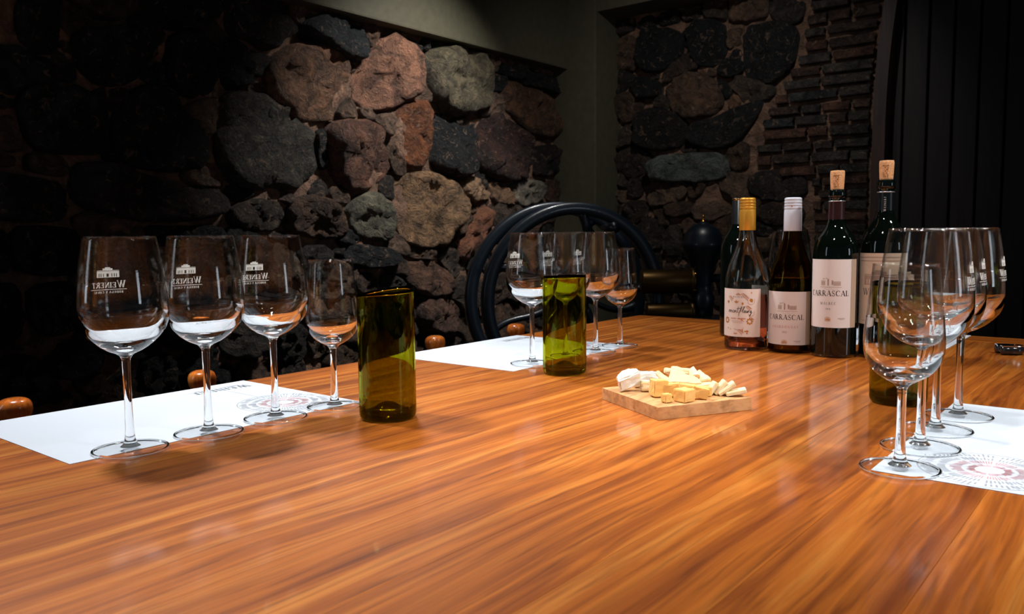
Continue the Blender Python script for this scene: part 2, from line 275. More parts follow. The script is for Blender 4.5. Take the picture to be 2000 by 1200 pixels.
STONES_L=[["86624a",6,[1779,1600,1868,1659,2005,1673,2100,1613,2097,1517,2032,1424,1924,1386,1835,1404,1752,1448,1724,1523]],
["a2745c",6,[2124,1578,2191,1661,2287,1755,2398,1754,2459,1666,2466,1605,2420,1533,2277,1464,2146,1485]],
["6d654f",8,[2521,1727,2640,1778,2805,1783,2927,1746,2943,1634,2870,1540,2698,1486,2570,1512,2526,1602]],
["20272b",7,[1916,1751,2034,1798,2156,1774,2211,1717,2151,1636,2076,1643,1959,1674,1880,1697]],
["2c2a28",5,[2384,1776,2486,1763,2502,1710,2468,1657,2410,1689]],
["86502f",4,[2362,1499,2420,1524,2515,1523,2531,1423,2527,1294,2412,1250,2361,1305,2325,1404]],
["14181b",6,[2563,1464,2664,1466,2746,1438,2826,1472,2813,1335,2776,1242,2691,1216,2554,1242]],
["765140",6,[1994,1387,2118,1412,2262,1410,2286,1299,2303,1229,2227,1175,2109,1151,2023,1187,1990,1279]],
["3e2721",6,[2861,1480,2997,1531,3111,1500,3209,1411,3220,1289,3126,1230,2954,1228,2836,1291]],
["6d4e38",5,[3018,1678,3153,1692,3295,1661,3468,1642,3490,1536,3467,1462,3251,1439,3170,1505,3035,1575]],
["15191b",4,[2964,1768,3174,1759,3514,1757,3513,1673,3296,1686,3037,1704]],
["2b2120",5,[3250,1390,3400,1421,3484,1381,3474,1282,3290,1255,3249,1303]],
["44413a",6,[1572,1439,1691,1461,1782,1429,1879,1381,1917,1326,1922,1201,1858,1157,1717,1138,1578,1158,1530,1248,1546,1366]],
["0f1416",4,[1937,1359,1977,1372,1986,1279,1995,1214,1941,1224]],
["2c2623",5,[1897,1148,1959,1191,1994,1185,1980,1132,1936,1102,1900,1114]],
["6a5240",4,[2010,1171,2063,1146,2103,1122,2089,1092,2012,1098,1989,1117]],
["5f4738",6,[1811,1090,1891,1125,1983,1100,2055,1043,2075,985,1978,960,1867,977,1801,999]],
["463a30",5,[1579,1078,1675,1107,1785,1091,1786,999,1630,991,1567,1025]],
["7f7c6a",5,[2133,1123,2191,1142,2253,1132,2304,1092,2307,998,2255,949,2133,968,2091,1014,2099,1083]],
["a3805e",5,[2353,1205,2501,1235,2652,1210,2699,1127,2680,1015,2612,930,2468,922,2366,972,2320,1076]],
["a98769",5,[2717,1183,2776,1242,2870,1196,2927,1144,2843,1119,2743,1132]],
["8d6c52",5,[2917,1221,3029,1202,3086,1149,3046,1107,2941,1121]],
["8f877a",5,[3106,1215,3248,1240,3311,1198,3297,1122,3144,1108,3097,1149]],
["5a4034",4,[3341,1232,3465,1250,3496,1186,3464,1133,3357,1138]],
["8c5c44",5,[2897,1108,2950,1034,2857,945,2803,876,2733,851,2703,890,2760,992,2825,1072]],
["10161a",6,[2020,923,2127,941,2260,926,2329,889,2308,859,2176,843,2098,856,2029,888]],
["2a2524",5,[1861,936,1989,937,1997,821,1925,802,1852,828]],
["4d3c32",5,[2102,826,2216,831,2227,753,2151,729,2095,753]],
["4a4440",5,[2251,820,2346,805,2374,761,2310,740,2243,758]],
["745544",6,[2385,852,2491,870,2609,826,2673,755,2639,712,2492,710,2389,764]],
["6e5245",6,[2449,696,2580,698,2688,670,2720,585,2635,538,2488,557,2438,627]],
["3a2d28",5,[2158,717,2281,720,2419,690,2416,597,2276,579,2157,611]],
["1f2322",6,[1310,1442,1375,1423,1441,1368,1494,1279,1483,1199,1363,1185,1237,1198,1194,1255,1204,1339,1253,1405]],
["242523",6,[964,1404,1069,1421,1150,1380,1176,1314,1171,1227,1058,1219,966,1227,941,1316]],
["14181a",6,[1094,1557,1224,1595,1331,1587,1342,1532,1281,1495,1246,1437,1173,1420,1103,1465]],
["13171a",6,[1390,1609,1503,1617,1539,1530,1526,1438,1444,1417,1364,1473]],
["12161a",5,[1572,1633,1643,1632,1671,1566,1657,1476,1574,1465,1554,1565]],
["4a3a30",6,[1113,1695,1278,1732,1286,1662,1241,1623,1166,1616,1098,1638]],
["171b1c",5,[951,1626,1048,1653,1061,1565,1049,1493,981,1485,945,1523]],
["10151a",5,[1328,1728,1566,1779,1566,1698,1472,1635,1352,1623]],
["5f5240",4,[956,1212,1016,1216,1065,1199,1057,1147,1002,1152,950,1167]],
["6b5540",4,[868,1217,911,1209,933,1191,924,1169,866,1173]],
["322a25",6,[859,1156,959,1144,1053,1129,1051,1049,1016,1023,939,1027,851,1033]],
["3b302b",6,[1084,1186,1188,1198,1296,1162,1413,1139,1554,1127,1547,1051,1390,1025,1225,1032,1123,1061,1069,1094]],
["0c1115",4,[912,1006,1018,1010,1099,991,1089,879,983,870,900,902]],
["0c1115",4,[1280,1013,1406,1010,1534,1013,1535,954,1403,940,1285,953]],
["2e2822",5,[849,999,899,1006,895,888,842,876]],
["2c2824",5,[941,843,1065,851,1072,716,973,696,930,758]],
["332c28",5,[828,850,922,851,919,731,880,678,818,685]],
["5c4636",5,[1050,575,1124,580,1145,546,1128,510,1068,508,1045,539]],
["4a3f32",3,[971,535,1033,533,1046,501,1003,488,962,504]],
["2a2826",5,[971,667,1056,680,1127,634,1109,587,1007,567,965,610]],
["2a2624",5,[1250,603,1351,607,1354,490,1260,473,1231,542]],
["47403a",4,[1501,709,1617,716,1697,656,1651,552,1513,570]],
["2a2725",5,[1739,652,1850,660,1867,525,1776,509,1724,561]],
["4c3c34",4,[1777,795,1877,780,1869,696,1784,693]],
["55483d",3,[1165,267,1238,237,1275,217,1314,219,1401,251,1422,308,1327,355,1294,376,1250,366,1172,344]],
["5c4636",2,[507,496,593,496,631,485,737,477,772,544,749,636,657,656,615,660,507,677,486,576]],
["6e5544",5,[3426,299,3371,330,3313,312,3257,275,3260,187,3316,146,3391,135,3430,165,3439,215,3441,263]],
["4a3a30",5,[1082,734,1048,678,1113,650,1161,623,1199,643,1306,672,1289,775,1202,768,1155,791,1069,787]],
["5c4636",2,[727,388,782,363,834,352,902,366,928,429,921,482,837,513,787,505,758,481,712,436]],
["2a2624",5,[559,409,510,442,474,467,425,441,372,428,373,364,426,322,465,324,497,336,559,358]],
["55483d",5,[2794,300,2818,248,2895,219,2934,243,2972,266,2987,332,2942,366,2913,393,2842,378,2797,344]],
["4a3a30",3,[2730,428,2711,515,2610,508,2554,501,2492,461,2491,412,2520,345,2601,332,2658,354,2735,371]],
["55483d",5,[520,1084,596,1108,688,1157,663,1237,581,1308,531,1303,455,1310,384,1227,363,1127,457,1099]],
["55483d",2,[1946,179,1998,165,2050,196,2085,218,2098,276,2052,314,2010,341,1956,320,1897,284,1897,223]],
["3a312b",5,[848,1223,875,1298,875,1369,767,1367,727,1377,689,1349,612,1316,650,1258,712,1230,755,1212]],
["7b6352",2,[2026,91,1976,164,1918,189,1869,270,1772,231,1719,183,1738,60,1819,43,1906,21,1965,25]],
["3f3a34",5,[249,452,276,406,315,394,355,401,387,438,408,505,358,528,303,542,267,525,250,493]],
["6e5544",2,[1856,446,1819,431,1739,411,1737,325,1822,313,1865,303,1897,325,1969,368,1972,437,1901,437]],
["3f3a34",4,[630,1372,703,1393,766,1392,793,1480,779,1544,711,1585,653,1590,572,1536,538,1460,587,1397]],
["1b1e20",5,[1370,804,1304,773,1306,651,1392,621,1437,603,1501,627,1509,711,1571,788,1492,835,1428,839]],
["2a2624",5,[1595,1757,1602,1644,1671,1644,1738,1612,1791,1652,1871,1711,1831,1773,1761,1800,1704,1797,1631,1801]],
["3a312b",3,[3353,662,3293,652,3231,650,3193,558,3291,509,3326,493,3391,505,3441,504,3439,585,3405,649]],
["3f3a34",4,[3110,22,3148,21,3234,38,3211,133,3172,163,3099,165,3029,155,3008,104,3006,17,3083,21]],
["2a2624",3,[3189,699,3204,637,3281,662,3307,662,3338,668,3393,712,3399,765,3321,770,3283,783,3200,790]],
["55483d",4,[3178,1044,3139,1104,3086,1120,3055,1107,2973,1113,2964,1070,2974,1001,3053,971,3100,979,3168,987]],
["1b1e20",4,[3441,1020,3386,1019,3281,993,3234,910,3259,828,3315,782,3383,776,3440,830,3438,874,3439,914]],
["3f3a34",4,[776,1759,696,1749,667,1746,588,1751,564,1695,576,1619,663,1625,704,1632,766,1622,779,1677]],
["6e5544",3,[974,19,1005,23,1078,19,1099,86,1097,168,1033,180,980,172,899,173,868,77,881,23]],
["7b6352",2,[322,21,366,22,464,18,465,106,456,194,360,184,323,184,263,174,250,87,253,19]],
["2a2624",5,[1185,251,1152,272,1082,264,1071,199,1111,140,1153,119,1182,123,1255,135,1275,196,1220,240]],
["55483d",2,[694,933,621,925,590,905,501,858,524,777,606,749,679,763,769,772,819,828,778,941]],
["3f3a34",5,[1659,438,1611,449,1520,438,1502,358,1519,295,1612,289,1674,298,1746,300,1729,371,1729,452]],
["4a3a30",4,[537,341,477,299,471,230,524,196,583,182,626,213,681,243,675,312,619,350,581,354]],
["3a312b",2,[320,852,336,801,411,780,464,776,511,791,488,858,513,910,471,919,409,926,347,925]],
["5c4636",5,[2011,553,1950,517,1944,466,1978,432,2028,393,2070,417,2142,419,2167,510,2126,554,2068,555]],
["3f3a34",5,[897,238,932,230,959,254,1019,287,1000,339,957,338,911,348,861,342,827,297,833,237]],
["2a2624",4,[1200,1756,1157,1801,1070,1800,1025,1799,979,1801,921,1720,969,1647,1050,1661,1095,1664,1121,1698]],
["6e5544",4,[251,1449,337,1389,415,1391,457,1407,520,1491,527,1585,452,1607,363,1617,315,1591,250,1517]],
["1b1e20",3,[1380,168,1473,149,1524,146,1645,123,1647,192,1651,279,1539,281,1507,288,1429,319,1411,253]],
["5c4636",2,[3205,225,3203,288,3130,325,3091,332,3060,328,2992,306,2981,261,2996,188,3069,203,3123,212]],
["6e5544",5,[3181,956,3142,960,3052,952,3006,881,3037,798,3119,770,3184,782,3246,798,3230,867,3230,927]],
["6e5544",2,[2163,438,2236,429,2290,397,2338,420,2414,454,2442,537,2349,559,2302,581,2260,564,2179,553]],
["2a2624",5,[857,519,902,501,961,517,1005,544,968,599,939,648,881,656,841,639,790,589,795,517]],
["7b6352",3,[1417,449,1389,446,1324,446,1313,398,1339,357,1387,337,1423,328,1471,336,1496,385,1487,437]],
["3a312b",3,[2119,258,2070,198,2022,116,2089,81,2170,37,2231,55,2284,109,2292,191,2237,254,2174,285]],
["5c4636",2,[3083,340,3178,309,3196,369,3222,456,3129,487,3058,497,3008,464,2931,404,2980,352,3041,330]],
["5c4636",4,[627,991,687,975,764,961,776,1023,794,1083,720,1112,664,1121,625,1104,558,1074,570,1011]],
["2a2624",5,[2630,102,2618,196,2557,209,2500,221,2459,202,2410,145,2421,91,2488,52,2525,51,2568,74]],
["5c4636",5,[3157,489,3162,604,3083,641,3041,659,2972,649,2868,588,2885,500,2963,451,3030,492,3064,509]],
["1b1e20",3,[2858,900,2814,881,2790,870,2743,824,2790,788,2817,767,2869,770,2938,774,2930,847,2918,883]],
["55483d",4,[724,102,750,159,684,208,624,201,608,185,524,184,500,125,553,69,613,50,672,65]],
["1b1e20",2,[2323,400,2294,388,2160,386,2153,320,2240,264,2312,229,2363,239,2435,277,2467,356,2390,419]],
["6e5544",4,[2129,728,2072,739,2017,732,1939,664,1965,582,2051,561,2097,561,2149,587,2150,650,2151,692]],
["1b1e20",5,[1723,932,1653,990,1613,994,1572,1007,1541,959,1459,925,1499,850,1576,867,1626,862,1695,840]],
["2a2624",3,[2787,268,2770,339,2671,347,2621,331,2588,322,2493,274,2522,227,2612,212,2663,205,2747,208]],
["5c4636",4,[1239,117,1192,111,1132,88,1167,17,1236,21,1260,20,1302,20,1369,50,1340,108,1274,126]],
["55483d",3,[249,773,251,722,251,691,286,653,319,654,416,629,431,684,414,765,352,766,302,781]],
["3f3a34",3,[332,1792,249,1779,251,1721,249,1637,320,1611,367,1632,428,1620,495,1632,490,1723,406,1778]],
["5c4636",5,[2768,414,2863,421,2910,469,2868,527,2852,587,2803,631,2718,612,2680,560,2721,512,2738,469]],
["3f3a34",4,[366,1067,340,971,380,938,449,930,488,919,568,927,591,980,555,1076,489,1064,435,1062]],
["7b6352",4,[250,1381,249,1310,302,1259,352,1240,404,1270,430,1304,459,1351,393,1381,358,1379,330,1379]],
["6e5544",3,[2641,111,2600,48,2678,20,2756,22,2824,19,2864,90,2836,168,2771,188,2695,199,2631,188]],
["4a3a30",5,[254,180,314,192,356,189,399,198,459,266,420,322,363,370,286,376,252,294,252,253]],
["3f3a34",3,[2978,231,2945,240,2910,221,2840,219,2850,159,2884,111,2932,73,2991,98,3008,141,3047,187]],
["5c4636",4,[1720,869,1684,806,1742,782,1795,801,1869,816,1847,875,1829,930,1802,947,1741,947,1729,899]],
["4a3a30",4,[1250,479,1241,505,1235,568,1188,574,1149,546,1084,504,1074,430,1146,431,1196,414,1232,429]],
["3a312b",5,[2697,669,2708,624,2766,641,2839,653,2853,718,2822,761,2763,799,2720,786,2672,748,2642,699]],
["5c4636",2,[3307,1009,3342,1020,3438,1037,3438,1120,3353,1146,3291,1120,3237,1112,3169,1076,3158,974,3234,951]],
["7b6352",3,[3348,482,3301,478,3239,454,3229,356,3271,330,3337,330,3380,339,3438,372,3440,411,3430,471]],
["1b1e20",2,[1414,599,1359,562,1359,499,1402,459,1435,460,1470,449,1518,449,1583,517,1520,561,1490,611]],
["55483d",3,[1206,942,1196,867,1208,778,1281,780,1323,792,1361,810,1401,834,1436,896,1374,915,1319,928]],
["1b1e20",5,[1010,1469,955,1485,918,1493,862,1485,830,1454,831,1389,899,1379,934,1366,961,1393,1032,1418]],
["6e5544",4,[920,1733,892,1797,831,1799,771,1783,789,1722,790,1696,779,1627,844,1608,900,1625,941,1672]],
["6e5544",5,[741,122,758,75,826,55,862,92,870,127,920,185,882,211,817,255,785,231,710,201]],
["5c4636",4,[2367,179,2304,184,2300,116,2280,88,2269,24,2320,22,2355,19,2426,19,2419,76,2401,131]],
["2a2624",5,[1104,341,1125,410,1045,450,1004,466,965,449,941,434,922,368,962,348,1007,330,1046,335]],
["7b6352",2,[1162,1048,1117,1053,1062,1027,1099,971,1117,911,1159,904,1192,940,1260,949,1278,1014,1193,1033]],
["55483d",3,[1604,99,1509,129,1462,139,1426,127,1361,89,1355,17,1431,19,1464,20,1484,22,1580,41]],
["55483d",2,[2747,840,2729,852,2713,875,2669,925,2587,904,2621,820,2657,789,2698,780,2715,802,2741,807]],
["55483d",3,[826,1042,851,1080,848,1116,849,1129,836,1178,793,1190,710,1192,700,1116,784,1097,797,1069]],
["1b1e20",4,[492,689,587,684,597,741,509,780,477,769,435,771,432,738,431,718,439,668,464,658]],
["6e5544",4,[1619,115,1619,95,1602,55,1594,19,1654,20,1699,20,1718,65,1720,103,1696,141,1651,108]],
["4a3a30",3,[2905,749,2886,689,2920,632,3004,659,3017,672,3109,638,3150,695,3085,771,3018,787,2969,781]],
["7b6352",2,[2308,1014,2289,976,2259,953,2296,911,2319,899,2385,879,2420,910,2370,963,2359,977,2344,1013]],
["1b1e20",3,[1709,670,1746,663,1779,667,1781,716,1780,740,1771,768,1749,779,1698,785,1653,746,1663,688]],
["6e5544",3,[2140,1484,2110,1510,2075,1477,2058,1461,2050,1448,2038,1419,2067,1411,2082,1409,2101,1420,2158,1429]],
["3f3a34",2,[761,1583,791,1532,799,1499,817,1466,852,1493,882,1499,938,1518,940,1574,873,1597,813,1602]],
["6e5544",2,[360,1113,308,1128,268,1125,248,1096,250,1066,249,1043,254,999,300,997,336,1003,347,1045]],
["1b1e20",3,[479,534,471,566,481,601,444,648,411,619,347,637,311,559,375,528,417,490,459,492]],
["6e5544",2,[2407,1238,2368,1294,2349,1309,2343,1336,2306,1357,2291,1319,2292,1294,2299,1284,2306,1243,2358,1211]],
["3a312b",3,[3422,17,3439,109,3345,128,3302,141,3232,130,3239,75,3252,39,3285,20,3305,21,3341,18]],
["4a3a30",2,[818,299,815,344,778,349,740,338,672,329,690,267,733,246,778,241,797,250,818,280]],
["6e5544",4,[251,977,251,935,249,907,281,841,322,870,331,918,359,937,343,953,326,991,296,991]],
["3f3a34",4,[1243,432,1218,403,1250,382,1269,380,1305,379,1310,407,1309,434,1314,471,1275,467,1250,448]],
["55483d",2,[570,390,618,375,664,385,710,412,718,448,645,472,631,478,584,490,519,470,543,431]],
["7b6352",2,[1687,563,1641,551,1613,550,1590,517,1575,457,1628,449,1660,452,1701,453,1743,490,1740,537]],
["2a2624",5,[1758,517,1741,483,1731,467,1739,439,1749,420,1778,432,1798,439,1866,446,1866,521,1792,510]],
["6e5544",4,[2930,883,2982,856,2997,892,3011,916,3028,937,3029,971,2985,980,2949,974,2889,967,2881,919]],
["5c4636",2,[2466,381,2482,414,2478,435,2481,457,2478,505,2446,498,2429,457,2419,447,2403,418,2437,401]],
["6e5544",2,[2768,1087,2720,1102,2698,1082,2690,1037,2679,1011,2695,977,2728,966,2752,989,2771,1013,2798,1045]],
["3f3a34",4,[1008,270,965,254,956,193,1011,189,1041,192,1061,210,1069,228,1068,246,1069,281,1029,294]],
["7b6352",4,[2937,1509,2969,1529,3041,1533,3028,1597,2993,1628,2942,1617,2916,1589,2912,1576,2870,1541,2877,1502]],
["7b6352",4,[2090,783,2119,840,2078,859,2012,892,1999,845,1915,796,1976,710,2048,751,2069,751,2096,751]],
["6e5544",2,[1663,236,1661,210,1702,170,1727,209,1741,227,1790,247,1789,293,1717,288,1689,288,1659,268]],
["2a2624",4,[1724,1524,1740,1554,1748,1570,1755,1598,1730,1600,1713,1607,1669,1607,1673,1575,1671,1550,1685,1511]],
["7b6352",5,[1931,527,1978,558,1937,607,1933,630,1925,701,1865,690,1858,644,1861,609,1870,580,1887,512]],
["7b6352",4,[920,1209,965,1219,950,1257,940,1283,921,1322,887,1299,880,1274,870,1254,864,1221,902,1219]],
["6e5544",2,[467,1359,475,1319,521,1319,598,1338,577,1394,550,1420,521,1458,496,1428,479,1412,442,1393]],
["1b1e20",3,[1345,1801,1317,1798,1297,1800,1268,1800,1227,1779,1264,1730,1287,1699,1323,1729,1338,1740,1375,1778]],
["7b6352",4,[1541,1368,1559,1416,1509,1428,1486,1419,1459,1410,1424,1386,1450,1360,1467,1337,1495,1296,1542,1329]],
["55483d",4,[695,759,672,748,611,721,602,672,677,662,696,660,728,651,798,679,808,727,744,756]],
["55483d",4,[1155,900,1122,899,1097,890,1042,869,1069,819,1098,799,1128,799,1184,786,1189,834,1181,861]],
["55483d",2,[2470,317,2447,269,2421,260,2383,237,2408,187,2461,210,2476,221,2502,230,2490,250,2509,304]],
["3a312b",2,[2315,1105,2331,1144,2337,1158,2339,1181,2343,1211,2294,1219,2277,1207,2243,1175,2242,1136,2284,1121]],
["6e5544",3,[1501,1141,1556,1133,1560,1176,1539,1212,1496,1238,1472,1189,1422,1193,1402,1163,1455,1138,1482,1140]],
["6e5544",3,[2540,1524,2541,1568,2530,1583,2520,1604,2514,1670,2462,1661,2465,1593,2440,1564,2456,1528,2493,1531]],
["55483d",5,[1285,210,1281,175,1279,128,1311,130,1357,100,1399,128,1368,169,1379,217,1342,220,1313,211]],
["6e5544",2,[2140,328,2141,367,2129,409,2091,407,2047,391,2013,357,2054,328,2075,311,2093,291,2140,286]],
["55483d",4,[2297,1760,2312,1763,2328,1761,2373,1757,2379,1797,2329,1801,2310,1798,2299,1799,2240,1803,2238,1769]],
["55483d",4,[2411,591,2387,592,2377,561,2403,560,2419,549,2432,552,2468,561,2457,592,2448,611,2424,622]],
["7b6352",5,[3270,172,3251,185,3227,244,3170,211,3193,161,3202,147,3218,140,3232,141,3245,139,3279,148]],
["3a312b",4,[1223,1374,1230,1386,1239,1396,1250,1421,1219,1429,1208,1420,1172,1422,1131,1398,1170,1353,1209,1349]],
["1b1e20",4,[562,1721,610,1763,564,1802,517,1798,494,1801,448,1803,452,1763,479,1742,497,1737,537,1697]],
["1b1e20",4,[2119,938,2143,951,2121,979,2108,989,2088,1007,2072,981,2030,963,2049,928,2090,940,2099,940]],
["4a3a30",2,[1783,1099,1807,1081,1830,1102,1838,1131,1799,1139,1787,1139,1772,1139,1731,1133,1727,1106,1770,1101]],
["1b1e20",5,[1361,1475,1369,1516,1332,1519,1291,1499,1272,1465,1316,1449,1332,1439,1351,1441,1377,1433,1380,1462]],
["7b6352",3,[2267,1461,2238,1433,2270,1406,2270,1395,2276,1369,2307,1360,2330,1381,2329,1417,2341,1454,2301,1470]],
["3f3a34",3,[1092,333,1082,287,1127,281,1147,283,1161,298,1158,318,1159,330,1183,382,1137,398,1118,345]],
["1b1e20",3,[288,1611,274,1617,249,1623,249,1602,249,1587,250,1570,267,1562,276,1571,286,1579,297,1592]],
["3a312b",4,[482,21,512,22,549,17,577,50,530,82,510,100,483,103,480,65,480,55,479,44]],
["1b1e20",3,[694,21,719,22,755,19,778,42,748,66,742,80,731,99,708,79,694,73,663,49]],
["3f3a34",5,[1092,1531,1059,1541,1047,1495,1032,1490,1022,1468,1034,1440,1054,1422,1108,1423,1100,1468,1090,1492]],
["5c4636",4,[1726,1456,1727,1485,1719,1501,1699,1507,1681,1511,1668,1507,1660,1490,1665,1460,1678,1460,1700,1462]],
["7b6352",4,[2867,1771,2926,1748,2937,1729,2979,1707,2989,1740,3018,1789,2982,1800,2957,1798,2932,1800,2878,1802]],
["7b6352",2,[2218,1419,2241,1433,2254,1457,2219,1472,2201,1471,2192,1469,2160,1470,2161,1446,2176,1420,2203,1423]],
["4a3a30",2,[2541,544,2510,549,2491,550,2454,551,2452,519,2474,507,2489,497,2512,482,2520,500,2557,523]],
["55483d",3,[1060,1620,1062,1612,1067,1575,1093,1542,1147,1578,1148,1624,1097,1631,1086,1648,1071,1648,1060,1635]],
["2a2624",4,[1281,1601,1349,1557,1378,1597,1340,1657,1341,1672,1333,1700,1307,1699,1290,1679,1292,1663,1258,1623]],
["6e5544",4,[1571,777,1558,729,1625,723,1652,753,1661,769,1699,790,1681,817,1654,840,1618,851,1559,839]],
["55483d",3,[2375,778,2354,751,2325,739,2345,709,2366,710,2386,699,2436,677,2451,730,2409,749,2393,759]],
["5c4636",3,[251,1251,251,1239,248,1202,293,1179,323,1193,311,1248,289,1261,275,1269,263,1283,249,1267]],
["4a3a30",3,[3210,292,3232,261,3249,283,3260,297,3275,313,3262,322,3252,329,3233,340,3199,349,3189,309]],
["4a3a30",5,[371,1214,369,1234,345,1228,325,1226,330,1208,329,1201,305,1151,337,1132,361,1186,360,1198]],
["6e5544",5,[2258,1731,2258,1760,2229,1797,2184,1795,2189,1739,2211,1721,2216,1699,2234,1705,2242,1714,2250,1719]],
["7b6352",2,[978,675,964,704,941,721,926,731,913,709,902,701,889,692,888,666,914,660,937,659]],
["7b6352",2,[1860,1752,1882,1724,1909,1751,1922,1759,1960,1772,1951,1803,1912,1799,1894,1801,1869,1801,1836,1788]],
["3a312b",2,[3442,738,3432,762,3408,748,3410,727,3402,714,3390,667,3430,649,3442,693,3440,715,3440,727]],
["3a312b",4,[3240,1436,3234,1439,3198,1480,3168,1458,3201,1419,3216,1409,3217,1378,3250,1381,3269,1398,3277,1425]],
["7b6352",5,[300,547,298,567,322,615,278,632,248,595,249,571,252,555,254,535,272,540,282,546]],
["1b1e20",4,[2953,1629,2976,1631,3019,1631,3063,1693,3014,1711,2969,1699,2955,1708,2942,1693,2942,1677,2941,1668]],
["3f3a34",3,[2999,851,2964,853,2947,860,2941,835,2939,828,2940,812,2946,792,2966,790,3001,794,3011,827]],
["7b6352",5,[2942,28,2914,71,2893,92,2873,79,2859,61,2860,47,2849,28,2866,21,2877,19,2911,18]],
["3f3a34",3,[2159,591,2152,581,2129,560,2155,541,2175,563,2191,561,2208,582,2189,593,2179,601,2170,598]],
["1b1e20",5,[810,892,841,897,841,915,839,933,843,962,822,1005,779,975,789,937,800,925,799,910]],
["2a2624",4,[1178,1242,1170,1224,1163,1208,1185,1201,1197,1201,1206,1199,1224,1203,1218,1219,1207,1230,1200,1241]],
["55483d",2,[3231,530,3171,535,3172,496,3211,470,3229,470,3248,469,3260,472,3285,490,3264,512,3251,521]],
["3f3a34",3,[508,1637,526,1607,560,1639,557,1666,548,1683,536,1691,523,1709,499,1697,511,1677,512,1665]],
["7b6352",4,[1563,1442,1569,1447,1583,1455,1572,1469,1563,1479,1542,1487,1539,1467,1532,1457,1528,1429,1549,1430]],
["7b6352",3,[2940,69,2941,50,2963,22,2986,21,2991,51,2999,57,3001,70,3001,85,2984,80,2970,75]],
["5c4636",5,[2809,1061,2819,1079,2844,1091,2829,1112,2805,1119,2792,1119,2749,1132,2740,1102,2784,1078,2793,1072]],
["7b6352",4,[813,629,850,658,831,680,794,671,783,658,761,659,761,640,768,619,778,597,802,614]],
["4a3a30",5,[820,1436,813,1459,798,1453,789,1435,791,1424,781,1402,793,1380,821,1402,818,1421,819,1429]],
["6e5544",4,[1239,1727,1240,1745,1230,1756,1225,1798,1198,1791,1207,1751,1196,1745,1192,1720,1210,1720,1222,1720]],
["2a2624",5,[1999,19,2050,20,2070,21,2103,20,2120,36,2089,61,2074,71,2059,80,2039,79,2001,50]],
["4a3a30",3,[2395,873,2355,878,2326,887,2309,862,2265,845,2281,816,2321,810,2337,812,2372,798,2380,826]],
["3f3a34",5,[1779,959,1814,973,1807,992,1771,989,1758,990,1734,991,1722,976,1748,958,1758,960,1767,959]],
["4a3a30",4,[779,18,814,21,827,19,837,20,870,30,860,52,829,49,823,51,813,52,780,49]],
["6e5544",2,[3292,1800,3282,1800,3241,1803,3230,1766,3273,1759,3297,1760,3315,1760,3347,1775,3329,1803,3300,1798]],
["1b1e20",2,[2772,201,2790,198,2795,190,2820,179,2830,197,2829,212,2822,233,2806,249,2780,239,2781,222]],
["5c4636",3,[2147,1625,2133,1631,2124,1629,2116,1630,2097,1628,2102,1609,2105,1587,2128,1593,2141,1599,2140,1614]],
["2a2624",5,[2623,1493,2606,1500,2597,1497,2584,1501,2560,1490,2573,1469,2587,1469,2598,1469,2609,1470,2629,1470]],
["5c4636",5,[1425,1750,1446,1757,1455,1797,1414,1801,1398,1800,1384,1799,1370,1790,1381,1781,1373,1757,1393,1752]],
["55483d",3,[711,1762,746,1758,759,1784,725,1801,712,1801,701,1801,679,1802,641,1795,660,1755,700,1763]],
["4a3a30",4,[2715,1451,2750,1440,2791,1461,2765,1502,2716,1490,2707,1490,2702,1482,2685,1480,2691,1463,2705,1460]],
["55483d",5,[1061,450,1071,451,1067,468,1069,478,1067,499,1047,517,1032,491,1020,475,1041,462,1050,459]],
["6e5544",4,[2531,923,2483,920,2466,919,2412,929,2401,879,2455,870,2472,869,2483,870,2528,858,2569,899]],
["3f3a34",2,[1042,332,1020,315,1020,298,1051,299,1064,289,1080,303,1080,317,1081,329,1065,328,1058,329]],
["4a3a30",4,[1976,352,2004,350,2015,369,2019,375,2020,387,2017,392,2006,398,1994,408,1979,393,1982,374]],
["3a312b",3,[2736,1207,2711,1221,2689,1209,2679,1210,2663,1204,2670,1193,2674,1180,2693,1150,2728,1151,2720,1188]],
["4a3a30",5,[3310,1167,3311,1157,3314,1142,3324,1143,3335,1150,3349,1157,3348,1171,3342,1186,3325,1208,3309,1190]],
["2a2624",3,[1310,637,1292,659,1274,649,1249,643,1190,630,1207,596,1272,611,1279,610,1288,610,1316,618]],
["1b1e20",2,[1432,851,1454,852,1468,852,1479,870,1465,883,1462,894,1456,900,1447,891,1439,888,1430,874]],
["4a3a30",3,[3163,690,3181,702,3180,737,3187,769,3158,770,3137,760,3112,755,3120,739,3130,730,3139,722]],
["2a2624",3,[592,953,598,932,644,940,658,940,676,938,693,956,671,972,657,969,646,978,601,991]],
["55483d",2,[2633,929,2658,931,2677,920,2721,921,2713,964,2681,982,2662,991,2651,969,2648,962,2630,954]],
["3f3a34",2,[1486,1619,1498,1621,1511,1612,1557,1589,1588,1636,1565,1692,1507,1660,1497,1649,1486,1641,1473,1631]],
["7b6352",4,[3073,1800,3066,1800,3046,1801,3028,1778,3050,1768,3066,1769,3075,1770,3095,1768,3112,1785,3090,1800]],
["2a2624",5,[1752,47,1742,51,1730,51,1721,38,1728,18,1747,20,1756,21,1771,19,1779,34,1759,43]],
["5c4636",5,[3121,1769,3132,1770,3143,1769,3168,1787,3152,1802,3130,1800,3120,1800,3106,1799,3110,1787,3107,1770]],
["1b1e20",4,[2629,1783,2618,1801,2602,1800,2591,1798,2567,1801,2491,1785,2504,1727,2583,1761,2595,1771,2603,1771]],
["2a2624",4,[1605,1148,1570,1151,1563,1123,1560,1098,1593,1092,1608,1093,1614,1099,1648,1100,1666,1131,1630,1144]],
["3f3a34",2,[1371,479,1352,478,1340,481,1323,482,1321,466,1329,449,1344,451,1353,452,1367,448,1387,463]],
